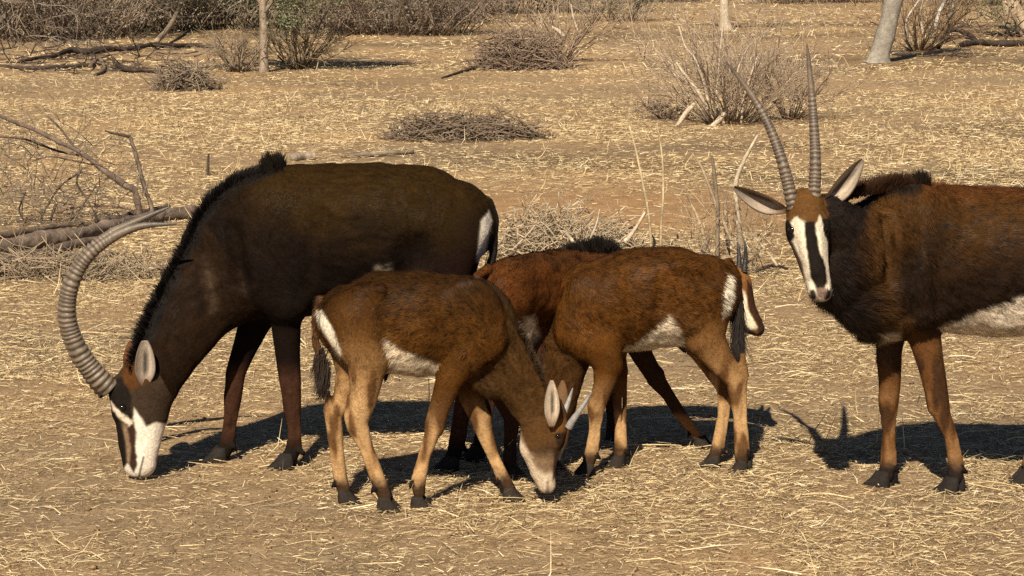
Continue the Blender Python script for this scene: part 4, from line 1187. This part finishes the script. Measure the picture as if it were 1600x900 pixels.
def leaves_obj(name, P, size, cols, parent, kind='stuff'):
    n = len(P)
    a = nrm(RNG.normal(0, 1, (n, 3)))
    b = nrm(np.cross(a, RNG.normal(0, 1, (n, 3))))
    s_ = (size * (.6 + .8 * RNG.random(n)))[:, None]
    V = np.stack([P - a * s_, P + b * s_ * .45, P + a * s_, P - b * s_ * .45], 1).reshape(-1, 3)
    Q = np.arange(n * 4).reshape(-1, 4)
    cols = np.asarray(cols)
    c = cols[RNG.integers(0, len(cols), n)] * (.7 + .6 * RNG.random((n, 1)))
    return tag(mesh_obj(name, V, Q, M['leaf'], parent, np.repeat(c, 4, 0), False), kind=kind)

def dome_twigs(w, d, h, n, L, r, tilt=.5):
    """loose brushwood heaped in a dome of half-width w, half-depth d, height h, around the origin"""
    out = []
    for _ in range(n):
        a = RNG.random() * 6.28
        q = RNG.random() ** .55
        x, y = math.cos(a) * q * w, math.sin(a) * q * d
        lump = .35 + 1.1 * float(vnoise(np.array([[x / w * 2.2 + 5, y / d * 1.5, 3.3 + w]]), 1.0, 17)[0])
        z = h * lump * (1 - q ** 3) * RNG.random() ** .8
        th = RNG.normal(0, .9) + (math.pi if RNG.random() < .5 else 0)
        dv = np.array((math.cos(th), math.sin(th) * .7, RNG.normal(0, tilt) - .1))
        ln = L * (.4 + RNG.random())
        P = [np.array((x, y, z + r)) - dv * ln / 2]
        dd = nrm(dv)
        for k in range(3):
            dd = nrm(dd + RNG.normal(0, .25, 3))
            P.append(P[-1] + dd * ln / 3)
        P = np.array(P)
        P[:, 2] = np.maximum(P[:, 2], r * .6)
        out.append((P, r * np.array((1, .85, .7, .4)) * (.5 + RNG.random())))
    return out
def bush_stems(w, h, n, r, depth, kids, lean=.9, wob=.14, spread=.55, cratio=.5, base=.25, up=.35):
    out = []
    for _ in range(n):
        a = RNG.random() * 6.28
        q = RNG.random() ** .6
        d = np.array((math.cos(a) * q * lean, math.sin(a) * q * lean, 1.0))
        b = np.array((math.cos(a) * q * w * base, math.sin(a) * q * w * base, 0))
        L = min(h * (.6 + .45 * RNG.random()) * np.linalg.norm(d) * .85, math.hypot(w, h))
        twig_paths(b, d, L, r * (.5 + RNG.random()), depth, kids, wob, .02, spread, 4, out, cratio)
    for P, R in out: P[:, 2] = np.maximum(P[:, 2], .004)
    return out
def put(o, g, rz=0.0, sc=1.0):
    o.location = Vector((float(g[0]), float(g[1]), float(g[2]) - .005))
    o.rotation_euler = (0, 0, rz)
    o.scale = (sc, sc, sc)
    return o
GREY, TAN, PALE, DARK = (.17, .125, .09), (.30, .20, .125), (.50, .40, .29), (.060, .043, .034)

# fallen tree at the left, behind the bull's horns
t = empty('fallen_tree', ground(120, 405))
tag(t, 'grey fallen dead tree lying behind the bull horns, bare forked branches raised', 'fallen tree')
def lie_path(nodes):
    o_ = []
    for q in nodes:
        p_, r_ = lie(*q[:3])
        o_.append([p_[0], p_[1], p_[2] + (q[3] if len(q) > 3 else 0), r_])
    return np.array(o_)
bark_tube('trunk', lie_path([(-90, 402, 14), (-10, 388, 13), (60, 375, 14), (120, 366, 13), (180, 352, 11), (235, 340, 10), (290, 332, 11), (330, 330, 9)]), (.15, .11, .082), t, 14, 110, .38, 1)
bark_tube('branch', lie_path([(-80, 440, 9), (0, 408, 9), (60, 396, 8), (120, 381, 7), (175, 369, 6), (215, 356, 4)]), (.13, .095, .07), t, 10, 40, .2, 2)
for nodes in ([(-20, 372, 5), (40, 362, 6), (95, 352, 5), (140, 350, 3)], [(60, 412, 5), (110, 398, 5), (150, 402, 4), (185, 396, 2)], [(150, 344, 6), (190, 340, 6), (228, 331, 5), (262, 322, 4)], [(-10, 430, 4), (30, 415, 4), (45, 398, 3), (70, 390, 2)]):
    bark_tube('branch', lie_path(nodes), (.12, .088, .066), t, 8, 40, .4, 8)
Yb = gy(352)
bark_tube('branch', px_path([(219, 340, 7.5), (215, 318, 7), (210, 298, 6.5), (193, 288, 7), (165, 268, 6.5), (130, 241, 5.5), (100, 226, 4.5), (60, 205, 3.6), (30, 194, 3), (-30, 168, 2.2)], Yb) * np.array((1, 1, 1, .82)), (.15, .108, .082), t, 10, 90, .32, 3)
bark_tube('branch', px_path([(238, 340, 8), (235, 318, 5), (226, 295, 4.5), (218, 262, 4), (209, 232, 3.8), (203, 213, 3.6)], Yb + .2) * np.array((1, 1, 1, .8)), (.16, .115, .085), t, 8, 50, .3, 4)
bark_tube('branch', px_path([(204, 214, 3), (190, 211, 2.6), (176, 208, 2.2), (164, 204, 1.4)], Yb + .2), DARK, t, 6, 12, .1, 5)
bark_tube('branch', lie_path([(215, 335, 4, .04), (170, 332, 3.5, .06), (130, 331, 2.5, .05), (95, 336, 1.5, .03)]), TAN, t, 6, 20, .1, 6)
for nodes in ([(118, 233, 2.6), (100, 208, 2.2), (84, 190, 1.8), (72, 180, 1.1)], [(128, 243, 2.6), (90, 236, 2.4), (40, 218, 2), (-20, 212, 1.4)], [(150, 258, 2.4), (120, 252, 2), (80, 245, 1.7), (50, 252, 1)], [(128, 262, 2.8), (120, 285, 2.3), (135, 310, 2), (148, 332, 1.6)], [(125, 268, 2.2), (95, 290, 2), (75, 320, 1.8), (60, 350, 1.2)], [(88, 318, 3.2), (80, 340, 2.6), (78, 362, 2)], [(40, 300, 2), (30, 330, 2), (48, 352, 1.6), (65, 345, 1)], [(150, 290, 1.8), (130, 320, 1.6), (110, 345, 1.3)]):
    bark_tube('branch', px_path(nodes, Yb - .1 + .3 * RNG.random()) * np.array((1, 1, 1, .8)), (.11, .08, .062), t, 5, 24, .25, 7)
tp = []
for _ in range(110):
    q = at(-30 + 260 * RNG.random(), 225 + 130 * RNG.random(), Yb + RNG.normal(0, .2))
    twig_paths(q, RNG.normal(0, 1, 3) + np.array((-.4, 0, .1)), .28 + .3 * RNG.random(), .004, 1, 4, .3, -.02, .9, 4, tp)
for P, R in tp: P[:, 2] = np.maximum(P[:, 2], .01)
tube_obj('twigs', tp, (.19, .145, .11), t, 'twig', 3, .9, 'stuff')

def brush_pile(name, label, gpx, gpy, wpx, hpx, n, L, r, col, cat='brush pile', dep=.6, tilt=.5, sticks=(), stickcol=None):
    g = ground(gpx, gpy)
    u = mpp(g[1])
    t = empty(name, (0, 0, 0))
    tag(t, label, cat)
    tube_obj('twigs', dome_twigs(wpx * u, wpx * u * dep, hpx * u * 1.25, n, L, r, tilt), col, t, 'twig', 3, .7, 'stuff')
    for q in sticks:                                   # single sticks: photo pixels relative to the heap
        A_ = np.array([[(x - gpx) * u, yy, max((gpy - y) * u, .01), rr * u] for x, y, rr, yy in q])
        bark_tube('stick', A_ * np.array((1, 1, 1, .72)), np.asarray(stickcol or PALE) * (.55 + .5 * RNG.random()), t, 6, 16, .25, 9)
    put(t, g)
    return t
brush_pile('brush_pile', 'tangle of dry pale twigs under the fallen tree at left', 110, 432, 190, 26, 700, .30, .0038, (.30, .225, .15), dep=.35)
brush_pile('brush_pile', 'low dark brushwood heap in the middle of the field', 728, 216, 126, 30, 900, .34, .0065, (.20, .145, .10), dep=.5, tilt=.25,
           sticks=([(775, 165, 1.2, 0), (785, 180, 1.6, 0), (800, 196, 2, 0)], [(803, 172, 1, -.1), (812, 188, 1.6, -.1), (826, 203, 2, -.1)], [(640, 205, 2, -.3), (700, 196, 2.4, -.3), (770, 190, 2.2, -.3), (830, 206, 1.6, -.3)]), stickcol=(.16, .115, .08))
brush_pile('brush_pile', 'pale dry brushwood heap right behind the calves', 880, 398, 124, 66, 760, .26, .0042, (.42, .325, .215), dep=.5, tilt=.55,
           sticks=([(965, 384, 5, -.1), (985, 362, 4.5, -.1), (1006, 328, 3, -.1)], [(960, 385, 4, 0), (975, 350, 3, 0), (993, 338, 2, 0)], [(880, 352, 4, -.3), (893, 368, 4.5, -.3), (903, 386, 4, -.3)], [(845, 340, 1.5, -.2), (858, 352, 2, -.2), (872, 372, 2, -.2)], [(800, 384, 2, -.2), (822, 362, 2, -.2), (836, 345, 1.2, -.2)], [(915, 372, 2.4, -.3), (928, 345, 2.2, -.3), (934, 318, 1.2, -.3)]))
brush_pile('brush_pile', 'small grey twig heap left of the green tree', 292, 140, 48, 34, 300, .45, .008, (.23, .175, .125), dep=.6)
brush_pile('brush_pile', 'grey brown brush heap lying at the foot of the distant twiggy shrub', 815, 108, 78, 46, 800, .5, .009, (.22, .155, .11), dep=.6, tilt=.4,
           sticks=([(832, 106, 3, -.3), (850, 99, 4, -.3), (868, 95, 3, -.3)], [(846, 80, 2, -.2), (858, 92, 2, -.2), (872, 104, 2, -.2)]), stickcol=(.22, .16, .11))

# upright dry stalks between the herd and the field
for label, nodes, yb in (('tall pale dry stalk behind the calves, the left one of a pair', [(983, 196, 1.4), (993, 232, 2.2), (1002, 275, 2.6), (1011, 320, 3), (1015, 350, 3), (1018, 392, 3)], 392),
                         ('tall pale dry stalk behind the calves, the right one of a pair', [(1026, 193, 1.4), (1032, 225, 2), (1036, 262, 2.4), (1036, 310, 2.6), (1033, 350, 2.8), (1032, 392, 3)], 392)):
    o = bark_tube('dry_stalk', px_path(nodes, gy(yb)) * np.array((1, 1, 1, .78)), (.46, .35, .21), None, 6, 24, .08, 11)
    tag(o, label, 'stalk', 'tall dry stalks')
g0 = ground(1130, 428)
t = empty('dead_shrub', g0)
tag(t, 'broken dead shrub of bare grey stems standing behind the right calf rump', 'dead shrub')
Ys = g0[1]
for nodes, c_ in (([(1119, 428, 5, 0), (1121, 380, 4.5, 0), (1121, 330, 4, 0), (1116, 275, 3.4, 0), (1112, 243, 2.4, 0)], (.20, .15, .105)),
                 ([(1160, 430, 9, 0), (1158, 390, 8, 0), (1155, 360, 6, 0), (1148, 338, 4, 0)], (.30, .23, .165)),
                 ([(1158, 380, 5, .05), (1152, 330, 4.5, .05), (1150, 285, 4.6, .05), (1163, 250, 4, .05), (1184, 211, 1.5, .05)], (.52, .42, .29)),
                 ([(1090, 428, 5, -.1), (1098, 395, 4.5, -.1), (1108, 372, 3, -.1)], (.15, .11, .08)),
                 ([(1112, 428, 3.5, .1), (1100, 370, 3, .1), (1088, 335, 2.6, .1), (1073, 305, 1.6, .1)], (.42, .32, .20)),
                 ([(1121, 330, 3, 0), (1108, 290, 2.6, 0), (1096, 262, 2.4, 0), (1082, 240, 1.5, 0)], (.34, .25, .165)),
                 ([(1140, 428, 5, .1), (1136, 370, 4, .1), (1133, 320, 3, .1), (1138, 300, 2, .1)], (.28, .21, .14)),
                 ([(1150, 395, 3, -.1), (1138, 365, 3.4, -.1), (1128, 340, 3, -.1)], (.40, .31, .21)),
                 ([(1172, 428, 3, .1), (1190, 380, 2.4, .1), (1206, 345, 1.6, .1)], (.48, .37, .24)),
                 ([(1214, 415, 2.6, -.1), (1200, 395, 2.8, -.1), (1180, 372, 1.8, -.1)], (.45, .35, .23)),
                 ([(1180, 425, 3, 0), (1205, 415, 3.4, 0), (1232, 420, 2.4, 0)], DARK)):
    bark_tube('stem', px_path(nodes, Ys) * np.array((1, 1, 1, .85)), c_, t, 7, 34, .3, 13)
tp = []
for _ in range(130):
    q = at(1075 + 130 * RNG.random(), 330 + 95 * RNG.random(), Ys + RNG.normal(0, .15))
    twig_paths(q, RNG.normal(0, .6, 3) + np.array((0, 0, .5)), .16 + .18 * RNG.random(), .003, 1, 2, .25, 0, .8, 3, tp)
for P, R in tp: P[:, 2] = np.maximum(P[:, 2], .01)
tube_obj('twigs', tp, (.36, .27, .175), t, 'twig', 3, .8, 'stuff')

# sticks on the field
for name, label, nodes, c_ in (('stick', 'short dark stick standing upright behind the bull neck', None, DARK),
                               ('fallen_log', 'weathered grey log lying just beyond the bull back', [(535, 244, 3), (570, 241, 4), (610, 239, 4), (645, 237, 3)], (.22, .165, .12)),
                               ('log_stump', 'pale broken log end just behind the bull withers', [(458, 247, 6), (474, 244, 6.5), (492, 243, 7)], (.33, .26, .19)),
                               ('fallen_branch', 'long thin branch lying left of the distant brush heap', [(690, 122, 1.6), (720, 112, 2), (750, 104, 2.4), (775, 98, 2)], DARK)):
    if nodes is None: o = bark_tube(name, px_path([(325, 275, 2.6), (325, 258, 2.4), (326, 240, 1.8)], gy(274)), c_, None, 6, 10, .1, 14)
    else: o = bark_tube(name, lie_path(nodes), c_, None, 9, 30, .3, 15)
    tag(o, label, name.split('_')[-1])

# fallen wood far off at the left, its shade put into the dark bark colour
t = empty('fallen_tree', ground(150, 96))
tag(t, 'dark fallen tree lying across the far field at the upper left', 'fallen tree')
bark_tube('trunk', lie_path([(30, 98, 2.5, .02), (60, 93, 3, .03), (85, 89, 3.6, .02), (110, 84, 4, .07), (135, 84, 4, .04), (170, 81, 4.5, .05), (205, 78, 4.5, .03), (240, 74, 5, .06), (270, 73, 4, .02), (300, 72, 3, .02), (335, 73, 2)]), (.05, .037, .03), t, 10, 80, .4, 21)
bark_tube('branch', lie_path([(245, 72, 4, .1), (265, 60, 4, .25), (280, 48, 3, .5), (292, 38, 2, .7)]), (.24, .18, .12), t, 7, 20, .2, 22)
bark_tube('branch', lie_path([(0, 103, 2.5), (50, 106, 3), (100, 104, 3), (150, 101, 3)]), (.07, .05, .04), t, 7, 30, .2, 23)
bark_tube('branch', lie_path([(180, 100, 4), (200, 108, 5), (230, 110, 3), (252, 113, 3)]), DARK, t, 7, 30, .2, 24)
bark_tube('branch', lie_path([(140, 104, 3), (155, 100, 3, .1), (163, 108, 3), (145, 118, 2)]), (.17, .12, .085), t, 7, 20, .2, 25)
tp = []
for _ in range(90):
    px_, py_ = 10 + 300 * RNG.random(), 72 + 42 * RNG.random()
    twig_paths(ground(px_, py_) + np.array((0, 0, .05)), RNG.normal(0, 1, 3) * (1, .5, .35), .7, .014, 1, 3, .3, 0, .8, 3, tp)
for P, R in tp: P[:, 2] = np.maximum(P[:, 2], .015)
tube_obj('twigs', tp, (.085, .062, .048), t, 'twig', 3, .6, 'stuff')

# twiggy shrubs in the open
def twig_shrub(label, gpx, gpy, wpx, hpx, n, depth, kids, col, stems=(), stemcol=PALE, r=.010, lean=1.15):
    g = ground(gpx, gpy)
    u = mpp(g[1])
    t = empty('dry_shrub', (0, 0, 0))
    tag(t, label, 'shrub')
    tube_obj('twigs', bush_stems(wpx * u, hpx * u, n, r, depth, kids, lean), col, t, 'twig', 3, .7, 'stuff')
    for q in stems:
        bark_tube('stem', np.array([[(x - gpx) * u, yy, (gpy - y) * u, rr * u] for x, y, rr, yy in q]), stemcol, t, 6, 20, .12, 31)
    put(t, g)
    return t
twig_shrub('large bare twiggy shrub with pale stems left of the tall ringed horns', 1138, 192, 165, 150, 80, 2, 5, (.38, .285, .20),
    stems=([(1104, 168, 3, -.3), (1092, 148, 3, -.3), (1080, 130, 2.6, -.3), (1065, 112, 2.4, -.3), (1054, 96, 1.6, -.3)],
           [(1105, 158, 2.6, -.2), (1095, 120, 2.2, -.2), (1082, 90, 2, -.2), (1068, 72, 1.8, -.2), (1058, 42, 1.4, -.2)],
           [(1052, 196, 2.5, -.4), (1062, 182, 4, -.4), (1072, 168, 4.4, -.4), (1082, 158, 3, -.4)],
           [(1106, 194, 3, -.4), (1118, 184, 4, -.4), (1128, 172, 3, -.4)],
           [(1154, 190, 2, -.3), (1158, 150, 2, -.3), (1170, 110, 2, -.3), (1180, 82, 1.5, -.3)],
           [(1118, 180, 2, 0), (1121, 120, 2, 0), (1124, 80, 1.8, 0), (1128, 40, 1.2, 0)],
           [(1165, 170, 1.6, 0), (1150, 120, 1.6, 0), (1168, 70, 1.4, 0)],
           [(1076, 150, 2, -.1), (1062, 122, 1.8, -.1), (1050, 106, 1.2, -.1)]))
twig_shrub('spiky low dry shrub right beside the large bare shrub', 1236, 186, 60, 100, 30, 2, 4, (.36, .265, .19))
twig_shrub('low grey brown brush spreading left of the large bare shrub', 1040, 186, 58, 34, 30, 2, 4, (.24, .17, .12), lean=1.8)
twig_shrub('distant pale twiggy shrub in the upper middle of the field', 872, 96, 70, 98, 34, 2, 4, (.33, .24, .165),
    stems=([(868, 98, 1.8, 0), (855, 62, 1.8, 0), (840, 30, 1.5, 0), (832, 18, 1, 0)], [(880, 56, 3, -.2), (872, 48, 3, -.2), (862, 42, 2, -.2)], [(905, 56, 1.6, .2), (896, 30, 1.6, .2), (892, 8, 1.2, .2)]), r=.016)
twig_shrub('dark bushy undergrowth around the base of the green leafed tree', 468, 108, 44, 84, 34, 2, 5, (.21, .16, .10), r=.016)
twig_shrub('dense grey twigs left of the slim tree trunk', 372, 112, 46, 66, 30, 2, 5, (.24, .18, .125), r=.015, lean=1.2)
twig_shrub('tangle of drooping tan twigs behind the leaning grey trunk', 1436, 80, 55, 110, 44, 2, 5, (.30, .20, .12),
    stems=([(1458, 78, 1.6, 0), (1452, 50, 1.8, 0), (1462, 20, 2, 0), (1478, -10, 2, 0)], [(1456, 42, 3, -.3), (1462, 18, 3.4, -.3), (1474, -6, 3.4, -.3)], [(1474, 32, 2, -.3), (1482, 14, 2.4, -.3), (1478, -8, 2.4, -.3)], [(1420, 70, 1.6, -.2), (1412, 35, 1.6, -.2), (1432, 0, 1.6, -.2)], [(1445, 60, 1.4, .2), (1440, 20, 1.6, .2), (1450, -20, 1.6, .2)]), stemcol=(.58, .50, .40), r=.014)

# trees
def tree(name, label, trunk, gpy, col, limbs=(), crown=None, seed=0, sides=18, rough=.12, leafcols=(), nleaf=0, leafsize=.03):
    Y = gy(gpy)
    t = empty(name, ground(trunk[0][0], gpy))
    tag(t, label, 'tree')
    tr = px_path(trunk, Y)
    tr[0, 2] = -.03
    bark_tube('trunk', tr, col, t, sides, 60, rough, seed)
    pts = []
    for q in limbs:
        A_ = px_path(q, Y)
        bark_tube('limb', A_, col, t, 8, 30, rough, seed + 1)
        pts.append(A_[-1, :3])
    tp = []
    for p_ in pts + [tr[-1, :3]]:
        for _ in range(9): twig_paths(p_, RNG.normal(0, .8, 3) + np.array((0, 0, .35)), .8, .014, 2, 4, .2, 0, .7, 4, tp)
    if crown:
        cr = tag(tube_obj('crown', tp, np.asarray(col) * .7, t, 'twig', 3, .5), kind='stuff')
        if nleaf:
            E_ = np.concatenate([P[1:] for P, R in tp])
            i = RNG.integers(0, len(E_), nleaf)
            leaves_obj('leaves', E_[i] + RNG.normal(0, .07, (nleaf, 3)), leafsize, leafcols, t)
    return t
GREENS = ((.14, .155, .075), (.18, .19, .095), (.21, .215, .12), (.10, .11, .06))
tree('thorn_tree', 'slim grey trunk with green leaves at the top left of the field', [(413, 114, 9), (413, 100, 7.5), (412, 75, 7), (412, 45, 6.5), (411, 10, 6), (413, -40, 5.5), (409, -110, 4.5)], 112, (.25, .19, .14),
     limbs=([(412, 20, 3.5), (432, -6, 3), (455, -32, 2.4), (486, -44, 2)], [(411, 10, 3.5), (390, -24, 3), (370, -56, 2), (345, -70, 1.6)], [(412, 0, 4), (440, -45, 3), (478, -70, 2.4), (510, -74, 2)], [(412, -40, 3.5), (380, -70, 3), (350, -90, 2)], [(412, -60, 3.5), (450, -100, 3), (480, -130, 2)], [(410, -100, 3), (405, -150, 2.4), (395, -190, 1.6)], [(412, 5, 3.4), (440, -30, 2.6), (462, -62, 2)]),
     crown=True, seed=41, leafcols=GREENS, nleaf=30000, leafsize=.028)
tree('leaning_tree', 'thick pale grey leaning trunk with flared base at the upper right', [(1372, 100, 26), (1374, 88, 18), (1378, 72, 15), (1385, 45, 14), (1393, 15, 13.5), (1401, -20, 13), (1412, -80, 11), (1418, -160, 8)], 97, (.27, .235, .19),
     limbs=([(1404, -40, 8), (1440, -90, 6), (1490, -130, 4)], [(1412, -80, 7), (1380, -140, 5), (1350, -180, 3)], [(1416, -120, 6), (1450, -180, 4), (1470, -230, 3)]), crown=True, seed=45, rough=.22, leafcols=GREENS, nleaf=6000)
tree('forked_tree', 'pale trunk at the top right corner above dark fallen branches', [(1612, 62, 16), (1600, 40, 12), (1587, 15, 11), (1576, -10, 10.5), (1565, -50, 10), (1560, -120, 7)], 58, (.36, .27, .18),
     limbs=([(1576, 34, 6), (1572, 10, 6), (1566, -20, 5)], [(1566, -50, 6), (1600, -110, 4), (1630, -150, 3)]), crown=True, seed=49, rough=.15, leafcols=GREENS, nleaf=4000)
tree('bare_tree', 'pale upright trunk behind the large bare shrub at the top', [(1134, 49, 12), (1133, 38, 8.5), (1132, 20, 7.5), (1132, 0, 7), (1131, -60, 6.5), (1133, -130, 5)], 47, (.42, .34, .25),
     limbs=([(1131, -50, 4), (1160, -90, 3), (1185, -120, 2)], [(1132, -80, 4), (1105, -120, 3), (1090, -150, 2)]), crown=True, seed=53, leafcols=GREENS, nleaf=3000)
tree('bent_tree', 'dark trunk cut by the left edge at the top left corner', [(2, 62, 8), (3, 40, 6), (6, 20, 6), (12, 2, 6), (14, -40, 6), (4, -120, 5)], 60, (.09, .065, .05),
     limbs=([(10, 4, 4), (24, -8, 3.4), (40, -14, 3)], [(12, -20, 4), (-10, -60, 3), (-30, -90, 2)]), crown=True, seed=57, leafcols=GREENS, nleaf=5000)
t = empty('fallen_tree', ground(1540, 74))
tag(t, 'dark dead branches fallen on the ground at the upper right edge', 'fallen tree')
bark_tube('trunk', lie_path([(1500, 70, 4), (1530, 66, 5), (1570, 68, 5), (1620, 66, 6), (1680, 70, 6)]), (.05, .037, .03), t, 9, 40, .3, 61)
bark_tube('branch', lie_path([(1466, 74, 3), (1478, 60, 3, .1), (1495, 56, 3, .12), (1525, 60, 3)]), (.05, .037, .03), t, 7, 24, .2, 62)
bark_tube('branch', lie_path([(1546, 38, 3.4), (1575, 42, 4), (1600, 52, 4)]), (.25, .2, .15), t, 7, 24, .2, 63)
bark_tube('branch', lie_path([(1440, 84, 1.6), (1470, 80, 2), (1500, 76, 2)]), (.3, .24, .18), t, 6, 24, .2, 64)
tp = []
for _ in range(50):
    px_, py_ = 1490 + 200 * RNG.random(), 32 + 38 * RNG.random()
    twig_paths(ground(px_, py_) + np.array((0, 0, .08)), RNG.normal(0, 1, 3) * (1, .5, .4), .9, .02, 1, 3, .3, 0, .8, 3, tp)
for P, R in tp: P[:, 2] = np.maximum(P[:, 2], .015)
tube_obj('twigs', tp, (.075, .056, .045), t, 'twig', 3, .6, 'stuff')

# the thicket along the top of the picture
protos = []
for k, (col, leafc, nl) in enumerate((((.28, .23, .175), ((.20, .19, .11), (.27, .23, .14)), 2600), ((.25, .195, .15), ((.25, .20, .14), (.20, .17, .11)), 2200), ((.31, .235, .175), ((.30, .23, .16),), 1600), ((.22, .17, .12), ((.13, .14, .07), (.18, .18, .10)), 4200))):
    t = empty('thicket_shrub', (0, 0, 0))
    ps = bush_stems(1.5, 2.6, 40, .018, 2, 5, .8, .22, .8, .5, .7)
    tube_obj('twigs', ps, col, t, 'twig', 3, .7, 'stuff')
    E_ = np.concatenate([P for P, R in ps])
    leaves_obj('leaves', E_[RNG.integers(0, len(E_), nl)] + RNG.normal(0, .08, (nl, 3)), .035, leafc, t)
    protos.append(t)
used = [False] * 4
def thicket(k, px, py, sc, label, group):
    if not used[k]:
        o = protos[k]; used[k] = True
    else:
        o = protos[k].copy(); COL.objects.link(o)
        for ch in protos[k].children:
            c_ = ch.copy(); COL.objects.link(c_); c_.parent = o
    put(o, ground(px, py), RNG.random() * 6.28, sc)
    tag(o, label, 'shrub', group)
for k, px, py, sc in ((1, -40, 64, .9), (1, 30, 62, 1.0), (2, 75, 60, .9), (2, 120, 60, 1.0), (1, 165, 54, .9), (0, 60, 44, 1.2), (0, 130, 42, 1.2)):
    thicket(k, px, py, sc, 'dry grey brown shrub in the thicket at the top left corner', 'brown thicket top left')
for k, px, py, sc in ((3, 215, 50, .9), (0, 250, 48, 1.0), (3, 300, 44, 1.0), (0, 340, 46, .9), (3, 385, 42, 1.0), (3, 440, 44, 1.0), (0, 500, 46, .9), (3, 230, 34, 1.2), (3, 350, 30, 1.2), (0, 460, 30, 1.2)):
    thicket(k, px, py, sc, 'grey green shrub in the thicket behind the slim trunk at the top', 'green thicket behind the slim trunk')
for k, px, py, sc in ((2, 545, 52, .8), (1, 580, 54, .8), (2, 620, 54, .9), (1, 655, 55, .8), (2, 690, 50, .7), (1, 600, 40, 1.1), (2, 680, 34, 1.0)):
    thicket(k, px, py, sc, 'red brown bare shrub in the top row right of the slim trunk', 'brown thicket top middle')
for k, px, py, sc in ((1, 735, 22, .9), (0, 775, 20, .9), (1, 820, 18, 1.0), (0, 915, 20, .9), (0, 965, 33, .7), (1, 700, 24, .9), (3, 1000, 4, .8)):
    thicket(k, px, py, sc, 'distant grey shrub along the top edge above the middle of the field', 'grey shrubs top middle')
for k, px, py, sc in ((2, 1060, 2, .7), (2, 1225, 6, .8), (1, 1290, 3, .9), (2, 1340, 4, .8), (1, 1530, 8, .9), (1, 1590, 6, 1.0)):
    thicket(k, px, py, sc, 'far brown shrub along the top edge at the right of the field', 'brown shrubs top right')
